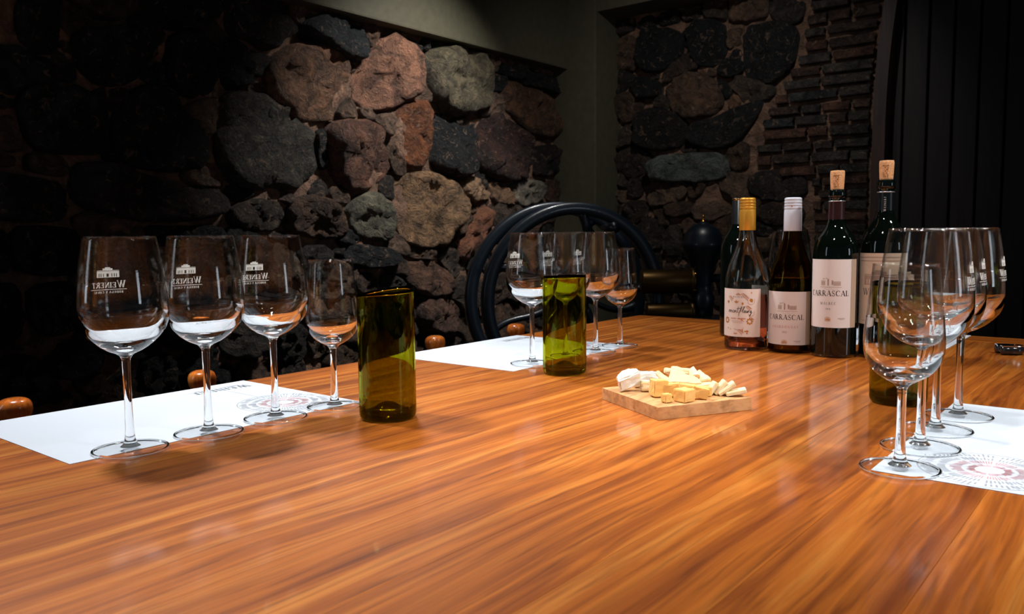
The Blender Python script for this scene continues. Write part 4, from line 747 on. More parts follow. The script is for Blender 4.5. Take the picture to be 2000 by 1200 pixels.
# ---------------- lettering and flat print ----------------
def arc(cx,cy,rx,ry,a0,a1,n=9): return [(cx+rx*math.cos(math.radians(a0+(a1-a0)*i/n)),cy+ry*math.sin(math.radians(a0+(a1-a0)*i/n))) for i in range(n+1)]
K,H_=.15,.055                                    # thick and hairline strokes
def sf(x,y,w=.30): return ([(x-w/2,y),(x+w/2,y)],.045)
GL={
'A':(.80,[([(.06,0),(.40,1)],H_),([(.40,1),(.72,0)],K),([(.18,.35),(.60,.35)],H_),sf(.06,.02,.24),sf(.72,.02,.30)]),
'B':(.70,[([(.14,0),(.14,1)],K),(arc(.14,.76,.40,.23,90,-90),.09),(arc(.14,.27,.48,.26,90,-90),.10),([(.04,.02),(.2,.02)],.045),([(.04,.98),(.2,.98)],.045)]),
'C':(.78,[(arc(.42,.5,.34,.48,45,160,9),.06),(arc(.42,.5,.34,.48,120,240,9),.14),(arc(.42,.5,.34,.48,210,315,9),.06),([(.68,.98),(.68,.72)],.05)]),
'D':(.82,[([(.14,0),(.14,1)],K),(arc(.18,.5,.52,.48,90,-90,12),.10),([(.04,.02),(.2,.02)],.045),([(.04,.98),(.2,.98)],.045)]),
'E':(.68,[([(.14,0),(.14,1)],K),([(.04,.97),(.58,.97)],H_),([(.14,.52),(.44,.52)],H_),([(.04,.03),(.60,.03)],H_),([(.58,.97),(.58,.78)],.05),([(.60,.03),(.60,.24)],.05)]),
'G':(.82,[(arc(.42,.5,.34,.48,45,160,9),.06),(arc(.42,.5,.34,.48,120,240,9),.14),(arc(.42,.5,.34,.48,210,300,9),.06),([(.68,.45),(.68,.08)],K),sf(.66,.46,.3)]),
'H':(.86,[([(.14,0),(.14,1)],K),([(.70,0),(.70,1)],K),([(.14,.5),(.70,.5)],H_),sf(.14,.02),sf(.14,.98),sf(.70,.02),sf(.70,.98)]),
'I':(.34,[([(.17,0),(.17,1)],K),sf(.17,.02),sf(.17,.98)]),
'L':(.64,[([(.14,0),(.14,1)],K),sf(.14,.98),([(.04,.03),(.56,.03)],H_),([(.56,.03),(.56,.26)],.05)]),
'M':(.98,[([(.12,0),(.12,1)],H_),([(.12,1),(.47,.08)],K),([(.47,.08),(.80,1)],H_),([(.82,0),(.82,1)],K),sf(.12,.02,.24),sf(.82,.02),sf(.84,.98,.2),sf(.1,.98,.2)]),
'N':(.88,[([(.12,0),(.12,1)],H_),([(.12,1),(.72,0)],K),([(.72,0),(.72,1)],H_),sf(.12,.02,.24),sf(.72,.98,.24),sf(.1,.98,.16)]),
'O':(.84,[(arc(.42,.5,.33,.48,60,120,5),.06),(arc(.42,.5,.33,.48,120,240,9),.14),(arc(.42,.5,.33,.48,240,300,5),.06),(arc(.42,.5,.33,.48,-60,60,9),.14)]),
'R':(.76,[([(.14,0),(.14,1)],K),(arc(.16,.74,.40,.24,90,-90),.09),([(.34,.5),(.66,.02)],K),sf(.14,.02),([(.04,.98),(.2,.98)],.045),sf(.68,.02,.2)]),
'S':(.60,[(arc(.30,.74,.21,.24,30,270,9),.08),([(.20,.62),(.42,.40)],.14),(arc(.28,.25,.23,.25,90,-150,9),.08),([(.50,.98),(.50,.76)],.05),([(.06,.02),(.06,.26)],.05)]),
'T':(.72,[([(.36,0),(.36,1)],K),([(.06,.97),(.66,.97)],H_),sf(.36,.02),([(.06,.97),(.06,.76)],.05),([(.66,.97),(.66,.76)],.05)]),
'U':(.82,[([(.14,1),(.14,.3)],K),(arc(.40,.3,.26,.28,180,360,9),.07),([(.66,1),(.66,.3)],H_),sf(.14,.98),sf(.66,.98,.22)]),
'V':(.78,[([(.08,1),(.38,0)],K),([(.38,0),(.68,1)],H_),sf(.08,.98),sf(.68,.98,.22)]),
'W':(1.12,[([(.08,1),(.32,0)],K),([(.32,0),(.55,.95)],H_),([(.50,1),(.74,0)],K),([(.74,0),(1.0,1)],H_),sf(.08,.98),sf(.52,.98,.26),sf(1.0,.98,.22)]),
'Y':(.76,[([(.08,1),(.38,.48)],K),([(.38,.48),(.66,1)],H_),([(.38,.5),(.38,0)],K),sf(.38,.02),sf(.08,.98,.24),sf(.66,.98,.2)]),
'0':(.6,[(arc(.3,.5,.22,.48,0,360,14),.1)]),'1':(.4,[([(.2,0),(.2,1)],.12),([(.2,1),(.06,.82)],.06),sf(.2,.02)]),
'2':(.6,[(arc(.28,.72,.2,.26,160,-30,8),.09),([(.46,.6),(.08,.03)],.07),([(.06,.05),(.52,.05)],.1)]),
'8':(.6,[(arc(.3,.75,.18,.22,0,360,10),.09),(arc(.3,.27,.22,.25,0,360,10),.1)]),
'9':(.6,[(arc(.3,.7,.21,.28,0,360,10),.1),([(.5,.7),(.32,.02)],.09)]),
' ':(.4,[]),'&':(.7,[(arc(.32,.75,.15,.22,0,360,9),.07),(arc(.3,.26,.22,.24,0,360,9),.08),([(.2,.6),(.62,0)],.1)]),
'-':(.5,[([(.05,.4),(.45,.4)],.08)]),'.':(.3,[([(.1,.05),(.2,.05)],.12)]),
}
def text_width(s,h,sp=.10,small=1): return sum((GL[c][0]+sp)*h*(1 if i==0 else small) for i,c in enumerate(s))-sp*h
def add_stroke(bm,pts,wd,fn,maxseg=.0012):
    P=[]                                            # resample so that strokes bend with the surface
    for a,b in zip(pts,pts[1:]):
        d=math.dist(a,b); n=max(1,int(d/maxseg)) if maxseg else 1
        for i in range(n): P.append((a[0]+(b[0]-a[0])*i/n,a[1]+(b[1]-a[1])*i/n))
    P.append(pts[-1]); L=[]
    for i,(x,y) in enumerate(P):
        a=P[max(0,i-1)];b=P[min(len(P)-1,i+1)]; dx,dy=b[0]-a[0],b[1]-a[1]; d=math.hypot(dx,dy) or 1
        nx,ny=-dy/d*wd/2,dx/d*wd/2; L.append((bm.verts.new(fn(x+nx,y+ny)),bm.verts.new(fn(x-nx,y-ny))))
    for (a,b),(c,d) in zip(L,L[1:]): bm.faces.new((a,b,d,c))
def add_text(bm,s,x,y,h,fn,sp=.10,small=1,bold=1.0,mirror=False):   # x,y: left baseline
    for i,c in enumerate(s):
        hh=h*(1 if i==0 else small); adv,st=GL[c]
        for pts,wd in st: add_stroke(bm,[(x+px*hh,y+py*hh) for px,py in pts],wd*hh*bold,fn,hh*.35)
        x+=(adv+sp)*hh
def centred(bm,s,cx,y,h,fn,sp=.10,small=1,bold=1.0): add_text(bm,s,cx-text_width(s,h,sp,small)/2,y,h,fn,sp,small,bold)
def quad(bm,x0,y0,x1,y1,fn,seg=.003):
    n=max(1,int(abs(x1-x0)/seg)); 
    for i in range(n):
        a=x0+(x1-x0)*i/n;b=x0+(x1-x0)*(i+1)/n; bm.faces.new([bm.verts.new(fn(*q)) for q in ((a,y0),(b,y0),(b,y1),(a,y1))])
def poly(bm,pts,fn): bm.faces.new([bm.verts.new(fn(*q)) for q in pts])
def leaf(bm,x,y,l,ang,wd,fn):
    c,s=math.cos(math.radians(ang)),math.sin(math.radians(ang))
    pts=[(0,0),(l*.3,wd*.5),(l*.65,wd*.4),(l,0),(l*.65,-wd*.4),(l*.3,-wd*.5)]
    poly(bm,[(x+a*c-b*s,y+a*s+b*c) for a,b in pts],fn)
def villa(bm,cx,y,w,fn):                             # winery front: middle block, two wings, dark openings
    h=w*.48; x0=cx-w/2
    quad(bm,x0,y,x0+w,y+h*.06,fn); quad(bm,x0,y+h*.38,x0+w,y+h*.62,fn); quad(bm,x0,y+h*.66,x0+w,y+h*.70,fn)
    quad(bm,cx-w*.22,y+h*.70,cx+w*.22,y+h*.88,fn); quad(bm,cx-w*.12,y+h*.88,cx+w*.12,y+h*.98,fn)
    for a,b in ((0,.10),(.135,.19),(.225,.30),(.335,.45),(.55,.665),(.70,.775),(.81,.865),(.90,1)):
        quad(bm,x0+w*a,y+h*.06,x0+w*b,y+h*.38,fn)
def decal(name,bm,mt,parent): 
    me=bpy.data.meshes.new(name); bm.to_mesh(me); bm.free(); return link(name,me,mt,parent,False)
def interp(prof,z):
    for (r0,z0),(r1,z1) in zip(prof,prof[1:]):
        if z0<=z<=z1: return r0+(r1-r0)*(z-z0)/max(1e-9,z1-z0)
    return prof[-1][0]

# ---------------- wine glasses ----------------
def glass_shape(kind):
    if kind=='large':
        out=[(.0044,.094),(.0048,.0985),(.0085,.1035),(.0180,.1080),(.0292,.1160),(.0392,.1270),(.0438,.1385),(.0450,.1490),(.0446,.1640),(.0425,.1830),(.0398,.2030),(.0355,.2280)]
        inn=[(.0347,.2280),(.0388,.2030),(.0414,.1830),(.0434,.1650),(.0438,.1510),(.0418,.1405),(.0360,.1300),(.0270,.1212),(.0165,.1163),(.0075,.1140),(0,.1132)]
        zs,stem_r,foot_r,split=.094,.0044,.0388,.176
    else:
        out=[(.0042,.074),(.0046,.078),(.0080,.0822),(.0155,.0865),(.0245,.0930),(.0312,.1020),(.0345,.1120),(.0352,.1210),(.0347,.1330),(.0330,.1500),(.0310,.1680),(.0285,.1950)]
        inn=[(.0278,.1950),(.0301,.1680),(.0320,.1500),(.0336,.1330),(.0340,.1210),(.0330,.1125),(.0290,.1040),(.0222,.0975),(.0140,.0935),(.0065,.0915),(0,.0910)]
        zs,stem_r,foot_r,split=.074,.0042,.0362,.146
    return out,inn,zs,stem_r,foot_r,split
def make_glass(kind):
    out,inn,zs,sr,fr_,split=glass_shape(kind); root=empty('wine_glass')
    so=smoothprof(out,4); si=smoothprof(inn,4); prof=so+si
    bm=lathe_bm(prof,64)
    bmesh.ops.recalc_face_normals(bm,faces=bm.faces)
    for f in bm.faces: f.material_index=0 if f.calc_center_median().z<split or f.calc_center_median().z>so[-1][1]-.0012 else 1
    # normals must point out of the glass
    me=bpy.data.meshes.new('bowl'); bm.normal_update()
    f0=max(bm.faces,key=lambda f:f.calc_center_median().xy.length)
    if f0.normal.xy.dot(f0.calc_center_median().xy)<0: bmesh.ops.reverse_faces(bm,faces=bm.faces)
    bm.to_mesh(me); bm.free(); link('bowl',me,[M['clear'],M['thin']],root)
    sp=smoothprof([(.0105,.0042),(.0072,.0072),(.0054,.0130),(.0046,.024),(.0040,.045),(.0040,.070),(sr,zs)],3)
    bm=lathe_bm([(0,.0042)]+sp,28); bm.normal_update()
    f0=max(bm.faces,key=lambda f:f.calc_center_median().z)
    if f0.normal.xy.dot(f0.calc_center_median().xy)<0: bmesh.ops.reverse_faces(bm,faces=bm.faces)
    me=bpy.data.meshes.new('stem'); bm.to_mesh(me); bm.free(); link('stem',me,M['clear'],root)
    fp=[(0,.0004),(fr_-.003,.0004),(fr_-.0006,.0006),(fr_,.0015),(fr_-.0006,.0024),(fr_-.003,.0027),(.024,.0031),(.015,.0038),(.0105,.0046),(0,.0048)]
    bm=lathe_bm(fp,64); bmesh.ops.recalc_face_normals(bm,faces=bm.faces)
    for f in bm.faces: f.material_index=1 if f.calc_center_median().xy.length>fr_-.0028 else 0
    me=bpy.data.meshes.new('foot'); bm.to_mesh(me); bm.free(); link('foot',me,[M['thinfoot'],M['clear']],root)
    if kind=='large':
        R0=.0425
        def fn(x,y):
            z=y; r=interp(so,z)+.00035; a=x/R0; return (r*math.cos(a),r*math.sin(a),z)
        bm=bmesh.new(); villa(bm,0,.1835,.0235,fn)
        wd=text_width('WEINERT',.0076,.06,.78); add_text(bm,'WEINERT',-wd/2,.1722,.0076,fn,.06,.78,1.15)
        quad(bm,-.0185,.1700,.0185,.1705,fn)
        centred(bm,'BODEGA Y CAVAS',0,.1662,.0024,fn,.18,1,1.3)
        decal('printed_logo',bm,M['etch'],root)
    return root
def copy_tree(o,parent=None):
    c=o.copy(); col.objects.link(c); c.parent=parent
    for ch in list(o.children): copy_tree(ch,c)
    return c
PROTO={'large':make_glass('large'),'small':make_glass('small')}; used=set()
def place_glass(kind,x,y,az,label,group,dz=.0008):
    o=PROTO[kind] if kind not in used else copy_tree(PROTO[kind]); used.add(kind)
    o.location=(x,y,TZ+dz); o.rotation_euler=(0,0,az); tag(o,label,'wine glass',group)
G1='tasting glasses on the left paper mat'; G2='tasting glasses on the middle paper mat'; G3='tasting glasses on the right paper mat'; G4='tasting glasses behind the bottles'
A=math.radians(173)
place_glass('large',-.861,.417,A,'leftmost tall wine glass on the left white mat, printed logo seen reversed',G1)
place_glass('large',-.859,.508,A+.03,'second tall wine glass from the left, between two tall glasses',G1)
place_glass('large',-.862,.601,A,'third tall wine glass from the left, next to the short glass',G1)
place_glass('small',-.855,.688,0,'short wine glass beside the nearer green tumbler on the left',G1)
place_glass('large',-.858,1.124,A,'tall wine glass left of the bright green tumbler, in front of the iron flywheel',G2)
place_glass('large',-.851,1.215,A+.05,'tall wine glass directly behind the bright green tumbler, seen through it',G2)
place_glass('large',-.845,1.305,A+.1,'tall wine glass right of the bright green tumbler, beside the short glass',G2)
place_glass('small',-.851,1.403,0,'short wine glass at the right end of the middle row',G2)
place_glass('small',-.192,.825,0,'short wine glass nearest the camera on the right white mat',G3)
place_glass('large',-.195,.919,.05,'tall wine glass directly behind the short glass on the right mat',G3)
place_glass('large',-.199,1.010,.05,'tall wine glass in the right row, third from the front',G3)
place_glass('large',-.193,1.102,.02,'rearmost tall wine glass of the right row, its bowl farthest right',G3)
place_glass('large',-.640,1.752,1.6,'tall wine glass behind the bottle with the white screw cap',G4)
place_glass('large',-.549,1.762,1.6,'tall wine glass seen in the gap left of the shorter corked bottle',G4)
place_glass('large',-.455,1.765,1.6,'tall wine glass behind the two corked bottles, between their shoulders',G4)

# ---------------- paper mats ----------------
def mat_sheet(x0,x1,y0,y1,label,wheel=None,header=None,curl=0,name='paper_mat'):
    cx,cy=(x0+x1)/2,(y0+y1)/2; root=empty(name,(cx,cy,TZ)); tag(root,label,'placemat','printed paper mats')
    bm=bmesh.new(); nx,ny=14,18; g=[]
    for i in range(nx+1):
        g.append([bm.verts.new(((x0-cx)+(x1-x0)*i/nx,(y0-cy)+(y1-y0)*j/ny,0)) for j in range(ny+1)])
    for i in range(nx):
        for j in range(ny): bm.faces.new((g[i][j],g[i+1][j],g[i+1][j+1],g[i][j+1]))
    for v in bm.verts:
        ex=min(1,max(0,abs(v.co.x)/(abs(x1-x0)/2)-.6)/.4)*min(1,max(0,abs(v.co.y)/(abs(y1-y0)/2)-.6)/.4)
        v.co.z=.0003+curl*ex*ex*.004
    r=bmesh.ops.extrude_face_region(bm,geom=list(bm.faces)); bmesh.ops.translate(bm,vec=(0,0,.00035),verts=[v for v in r['geom'] if isinstance(v,bmesh.types.BMVert)])
    frombm('sheet',bm,M['paper'],root,False)
    fz=lambda x,y:(x,y,.0008+curl*0)
    if wheel:
        wx,wy,R,rot=wheel; wx-=cx; wy-=cy; rr=random.Random(3)
        bg=bmesh.new(); br=bmesh.new()
        def polar(r0,r1,a0,a1,b):
            n=2; P=[(wx+r0*math.cos(a0),wy+r0*math.sin(a0)),(wx+r1*math.cos(a0),wy+r1*math.sin(a0)),(wx+r1*math.cos(a1),wy+r1*math.sin(a1)),(wx+r0*math.cos(a1),wy+r0*math.sin(a1))]; poly(b,P,fz)
        nseg=80
        for k in range(nseg):                        # radial words of the aroma wheel, ring by ring
            a=2*PI*k/nseg
            if k%10==0: continue
            for (r0,r1,b,wd) in ((.80,.97,bg,.032),(.60,.76,bg,.034),(.38,.56,br,.036),(.20,.34,br,.045)):
                q=rr.uniform(.55,1); polar(R*r0,R*(r0+(r1-r0)*q),a,a+wd,b)
        for k in range(6):
            a=2*PI*k/6; polar(R*.14,R,a-.006,a+.006,bg)
        for k in range(64): a=2*PI*k/64; polar(R*.985,R,a,a+.1,bg)
        decal('printed_wheel',bg,M['ink_grey'],root); decal('printed_red_words',br,M['ink_red'],root)
    if header:
        hx,hy,h,ang=header; hx-=cx; hy-=cy; c,s=math.cos(ang),math.sin(ang)
        fn=lambda x,y:(hx+x*c-y*s,hy+x*s+y*c,.0008)
        bm=bmesh.new(); centred(bm,'WEINERT',0,0,h,fn,.12,.85,1.3); decal('printed_name',bm,M['ink_dark'],root)
        bm=bmesh.new(); centred(bm,'BODEGA Y CAVAS',0,-h*.55,h*.34,fn,.2,1,1.2); quad(bm,-h*3.4,-h*.16,h*3.4,-h*.12,fn)
        if wheel:
            dx,dy=wheel[0]-cx-hx,wheel[1]-cy-hy; L=math.hypot(dx,dy)-wheel[2]; 
            lx,ly=dx*c+dy*s,-dx*s+dy*c; n=math.hypot(lx,ly); add_stroke(bm,[(lx/n*h,ly/n*h),(lx/n*L,ly/n*L)],.0006,fn,0)
        decal('printed_subtitle',bm,M['ink_grey'],root)
    return root
mat_sheet(-1.133,-.856,.352,.733,'white printed paper mat at the left, under the four left glasses',(-.937,.668,.062,0),(-1.097,.668,.017,-PI/2),0)
mat_sheet(-1.131,-.838,1.046,1.425,'white printed paper mat behind the green tumblers, under the middle glasses',(-.93,1.36,.06,0),(-1.094,1.37,.017,-PI/2),0)
mat_sheet(-.213,.068,.806,1.19,'white printed paper mat at the right edge, under the right glasses',(-.124,.871,.062,0),None,0)
mat_sheet(-.70,-.325,1.685,1.965,'white paper mat behind the wine bottles near the far table edge',None,(-.40,1.93,.015,0),0)
# ---------------- green tumblers cut from wine bottles ----------------
def tumbler(x,y,label,tilt,az,gm='green',h=.156,R=.0352):
    wall=.0026
    out=[(.006,.0145),(.014,.010),(.022,.0035),(.0275,.0006),(.031,.0006),(.0338,.0025),(R-.0002,.0065),(R,.012),(R,.05),(R,.10),(R,h-.0015),(R-.0006,h-.0002)]
    inn=[(R-wall+.0006,h-.0002),(R-wall,h-.0015),(R-wall,.10),(R-wall,.05),(R-wall,.018),(R-wall-.002,.0115),(.027,.0085),(.020,.0105),(.012,.0165),(.006,.0195),(0,.0205)]
    prof=[(0,.0155)]+smoothprof(out,2)+smoothprof(inn,2)
    zf=lambda a,z: (z/h)**3*tilt*(math.cos(a-az)+.25*math.sin(2*(a-az))) if z>.05 else 0
    bm=lathe_bm(prof,72,False,None,zf); bm.normal_update()
    f0=max(bm.faces,key=lambda f:f.calc_center_median().xy.length)
    if f0.normal.xy.dot(f0.calc_center_median().xy)<0: bmesh.ops.reverse_faces(bm,faces=bm.faces)
    me=bpy.data.meshes.new('tumbler_body'); bm.to_mesh(me); bm.free()
    o=link('green_tumbler',me,M[gm],None,True,(x,y,TZ+.0002)); tag(o,label,'tumbler','green glass tumblers cut from wine bottles')
tumbler(-.754,.690,'nearer dark green cut-bottle tumbler beside the short glass on the left',.0035,1.0)
tumbler(-.761,1.083,'bright olive green cut-bottle tumbler standing in front of the middle wine glasses',.0010,0,'green_lightened')
tumbler(-.273,1.152,'dark green cut-bottle tumbler seen behind the short glass at the right',.0012,2)

# ---------------- bottles ----------------
BUR=[(.0360,0.0),(.0392,.0015),(.0405,.006),(.0405,.05),(.0405,.10),(.0405,.128),(.0392,.142),(.0350,.160),(.0290,.176),(.0225,.193),(.0178,.210),(.0155,.226),(.0148,.240),(.0146,.284)]
BOR=[(.0345,0.0),(.0370,.0015),(.0382,.006),(.0382,.06),(.0382,.14),(.0382,.182),(.0372,.196),(.0325,.211),(.0240,.224),(.0170,.236),(.0142,.248),(.0135,.262),(.0133,.2835),(.0150,.285),(.0152,.293),(.0138,.2985),(.0100,.2990)]
def punt(r,h): return [(0,h),(r*.25,h*.96),(r*.55,h*.66),(r*.8,h*.25),(r*.93,.0015)]
def cyl_fn(R,az): return lambda x,y:(R*math.cos(az+x/R),R*math.sin(az+x/R),y)
def label_sheet(name,R,az,half,z0,z1,mt,parent,left=None,wob=0):
    a0=az-(left if left is not None else half); a1=az+half; n=40; bm=bmesh.new(); A=[];B=[]
    for k in range(n+1):
        a=a0+(a1-a0)*k/n; A.append(bm.verts.new((R*math.cos(a),R*math.sin(a),z0))); B.append(bm.verts.new((R*math.cos(a),R*math.sin(a),z1)))
    for k in range(n): bm.faces.new((A[k],A[k+1],B[k+1],B[k]))
    me=bpy.data.meshes.new(name); bm.to_mesh(me); bm.free(); return link(name,me,mt,parent,True)
def orient(bm):
    bm.normal_update(); f0=max(bm.faces,key=lambda f:f.calc_center_median().xy.length)
    if f0.normal.xy.dot(f0.calc_center_median().xy)<0: bmesh.ops.reverse_faces(bm,faces=bm.faces)
def solid(name,prof,mt,parent,seg=64):
    bm=lathe_bm(prof,seg); orient(bm); me=bpy.data.meshes.new(name); bm.to_mesh(me); bm.free(); return link(name,me,mt,parent,True)
def winery_sketch(pale,dark,cx,y,w,fn):              # colonial winery drawn in light wash
    h=w*.5
    quad(pale,cx-w*.5,y+h*.1,cx-w*.28,y+h*.62,fn); quad(pale,cx+w*.12,y+h*.1,cx+w*.5,y+h*.55,fn); quad(pale,cx-w*.55,y-h*.1,cx+w*.55,y-h*.04,fn)
    poly(dark,[(cx-w*.16,y+h*.08),(cx+w*.12,y+h*.2),(cx+w*.12,y+h*.62),(cx-w*.16,y+h*.82)],fn)
    poly(pale,[(cx-w*.40,y+h*.7),(cx-w*.16,y+h*.82),(cx-w*.16,y+h*.90),(cx-w*.42,y+h*.84)],fn)
    for k in range(5): quad(dark,cx+w*(.18+.065*k),y+h*.12,cx+w*(.205+.065*k),y+h*.42,fn)
    quad(dark,cx-w*.46,y+h*.2,cx-w*.42,y+h*.5,fn); quad(dark,cx-w*.36,y+h*.2,cx-w*.32,y+h*.5,fn)
    for k in range(7): quad(pale,cx-w*.3+w*.1*k,y-h*.28-(k%3)*h*.05,cx-w*.26+w*.1*k,y-h*.22-(k%3)*h*.05,fn)
def gold_seal(bm,cx,y,w,fn):
    for dx,hh in ((-.38,.25),(-.22,.42),(-.05,.55),(.12,.42),(.28,.25)): quad(bm,cx+w*dx,y+w*.14,cx+w*(dx+.13),y+w*(.14+hh*.6),fn,.002)
    add_stroke(bm,arc(cx,y+w*.15,w*.5,w*.45,0,180,12),w*.05,fn); quad(bm,cx-w*.45,y+w*.05,cx+w*.45,y+w*.1,fn,.002)
    for k in range(9): quad(bm,cx-w*.5+w*.115*k,y-w*.08,cx-w*.43+w*.115*k,y-w*.01,fn,.002)
def carrascal(root,R,az,zb,sub,year,h=.0098,gold_sub=False):
    fn=cyl_fn(R+.0006,az); fn2=cyl_fn(R+.0008,az)
    bk=bmesh.new(); centred(bk,'CARRASCAL',0,zb,h,fn,.10,.98,1.05)
    decal('printed_name',bk,M['ink_black'],root)
    sb=bmesh.new(); centred(sb,sub,0,zb-.0155,.0046,fn,.30); decal('printed_grape',sb,M['ink_rose' if gold_sub else 'ink_dark'],root)
    yb=bmesh.new(); centred(yb,year,0,zb-.0245,.0030,fn,.2,1,1.3); decal('printed_year',yb,M['ink_dark'],root)
    pale=bmesh.new(); dk=bmesh.new(); winery_sketch(pale,dk,.004,zb+.017,.034,fn); decal('printed_sketch',pale,M['ink_pale'],root); decal('printed_sketch_shade',dk,M['ink_sketch'],root)
    gs=bmesh.new(); gold_seal(gs,0,zb-.044,.0105,fn2); decal('gold_emblem',gs,M['ink_gold'],root)
    g2=bmesh.new(); quad(g2,.017,zb-.0400,.030,zb-.0392,fn); quad(g2,.020,zb-.0418,.028,zb-.0413,fn); decal('printed_small_line',g2,M['ink_sketch'],root)
AZL=math.radians(-86)
# 1 rose bottle, clear glass, gold screw cap
b1=empty('wine_bottle',(-.6395,1.523,TZ+.0003)); tag(b1,'clear rosé wine bottle with gold screw cap and floral pink label','wine bottle','wine bottles standing in a row')
o1=punt(.0405,.030)+smoothprof(BUR,2)
inn=[(r-.0026,z) for r,z in smoothprof(BUR,2)][::-1]; inn=[(r,z) for r,z in inn if z>.012]
ip=[(.034,.0065),(.0285,.0105),(.021,.0235),(.010,.0325),(0,.0345)]
solid('bottle_body',o1+inn+ip,M['rose_glass'],b1)
wine=[(0,.0343),(.010,.0323),(.021,.0233),(.0286,.0103),(.0342,.0063),(.0378,.0125),(.0381,.03),(.0381,.105),(.0379,.1052),(0,.105)]
solid('wine',wine,M['rose_wine'],b1)
capp=[(0,.2905),(.0125,.2903),(.0146,.2885),(.0148,.2852),(.0141,.2845),(.0149,.2835),(.0150,.2795),(.0142,.2788),(.0150,.2778),(.0151,.2745),(.0143,.2738),(.0151,.2728),(.0152,.2693),(.0145,.2685),(.0151,.2672),(.0151,.2625),(.0153,.2615),(.0153,.2285),(.0151,.2280),(.0140,.2282)]
lathe('screw_cap',capp[::-1],M['gold_cap'],b1,48)
R=.0405; az=AZL+math.radians(1)
label_sheet('front_label',R+.0004,az,math.radians(57),.026,.1175,M['label_pink'],b1,math.radians(70))
label_sheet('back_label',R+.0004,az+math.radians(135),math.radians(48),.034,.1205,M['label'],b1,math.radians(48))
fn=cyl_fn(R+.0007,az)
bk=bmesh.new()
ch=[ # cursive strokes of the name, in label units
 [(-.024,0),(-.0232,.0035),(-.0215,.0045),(-.0212,0),(-.0205,.004),(-.0188,.0045),(-.0185,0),(-.0170,.004),(-.0152,.0042),(-.0150,.0005),(-.0138,.001)],
 [(-.0110,.0046),(-.0128,.0034),(-.0130,.0012),(-.0115,.0002),(-.0100,.0018),(-.0100,.0038),(-.0112,.0046)],
 [(-.0086,.0042),(-.0088,0),(-.0078,.0032),(-.0062,.0044),(-.0060,.0004),(-.0046,.0012)],
 [(-.0016,.0118),(-.0034,.003),(-.0028,.0002),(-.0012,.0015)],[(-.0056,.0074),(.0022,.0088)],
 [(-.0006,-.0062),(-.0012,-.0048),(.0012,.0040),(.0036,.0108),(.0050,.0118),(.0046,.0092),(.0014,.0012)],
 [(.0046,.0015),(.0072,.0088),(.0092,.0122),(.0094,.0104),(.0066,.0022),(.0076,.0004),(.0090,.0018)],
 [(.0090,.0020),(.0112,.0034),(.0110,.0046),(.0096,.0034),(.0096,.0008),(.0110,.0004),(.0124,.0020)],
 [(.0134,.0044),(.0126,.0012),(.0138,.0004),(.0154,.0042),(.0150,.0006),(.0160,.0014)],
 [(.0168,.0046),(.0164,.0004),(.0174,.0036),(.0188,.0044)],
 [(.0200,.0046),(.0196,.0014),(.0206,.0008),(.0224,.0050),(.0214,-.0020),(.0196,-.0066),(.0186,-.0058),(.0206,-.0024),(.0240,.0012)]]
for pts in ch:
    sm=smoothprof([(x+1,y) for x,y in pts],3); add_stroke(bk,[(x-1,y+.0722) for x,y in sm],.00085,fn,0)
decal('printed_script_name',bk,M['ink_black'],b1)
rg=random.Random(8); go=bmesh.new(); ro=bmesh.new()
for (x,y,l,a,w_) in ((.020,.0995,.0085,-60,.0065),(-.006,.0905,.0065,140,.0022),(-.006,.0905,.0065,95,.0030),(-.006,.0905,.0068,40,.0022),(.0055,.0925,.006,-80,.004),(-.0260,.0950,.0060,-70,.006),(.0025,.0600,.0065,20,.0024),(.0025,.0600,.0060,-30,.0024),(.0025,.0600,.0055,160,.0024),(.0140,.0360,.0042,70,.0024),(.0140,.0360,.0048,20,.0024),(.0140,.0360,.0048,160,.0024),(.0140,.0345,.0035,-60,.0030),(.0070,.0360,.0060,100,.0020),(-.0075,.0315,.0040,20,.0026),(-.0075,.0315,.0040,160,.0026),(-.0240,.0405,.0035,130,.0026),(.0225,.1085,.0040,100,.0018),(-.0200,.0410,.0030,-40,.0024)):
    leaf(go,x,y,l,a,w_,fn)
for sx,sy,cnt in ((.0045,.1095,9),(-.0225,.1040,6),(.0130,.0860,6),(-.0015,.0405,6),(.0190,.0640,5)):   # fern sprays
    for k in range(cnt): leaf(go if k%2 else ro,sx+k*.0013,sy-k*.0014,.0052,-10+k*6,.0009,fn); leaf(ro if k%2 else go,sx+k*.0013,sy-k*.0014,.0045,-110+k*5,.0009,fn)
for fx,fy,fr2 in ((.0195,.0560,.0068),(-.0285,.0570,.0068)):
    for k in range(8): leaf(go,fx+fr2*.42*math.cos(k*PI/4),fy+fr2*.42*math.sin(k*PI/4),fr2*.62,k*45,fr2*.46,fn)
    add_stroke(go,arc(fx,fy,fr2*.55,fr2*.55,0,360,16),fr2*.16,fn)
villa(ro,-.0025,.1055,.0085,fn)
for q in ((-.002,.0435,.010,.004),(.022,.0740,.006,.008),(.0215,.0960,.007,.008)): add_stroke(ro,arc(q[0],q[1],q[2],q[3],200,380,10),.0006,fn)
decal('gold_flowers',go,M['ink_gold'],b1); decal('rose_flowers',ro,M['ink_rose'],b1)
tx=bmesh.new(); centred(tx,'WEINERT',-.0025,.1010,.0026,fn,.55,1,1.2); decal('printed_maker',tx,M['ink_dark'],b1)
tx=bmesh.new(); [quad(tx,-.0175+.0023*k,.0600,-.0158+.0023*k,.0622,fn) for k in range(13) if k not in (5,)]
quad(tx,-.0165,.0556,.0100,.0562,fn); quad(tx,-.0135,.0528,.0070,.0533,fn); decal('printed_lines',tx,M['ink_rose'],b1)

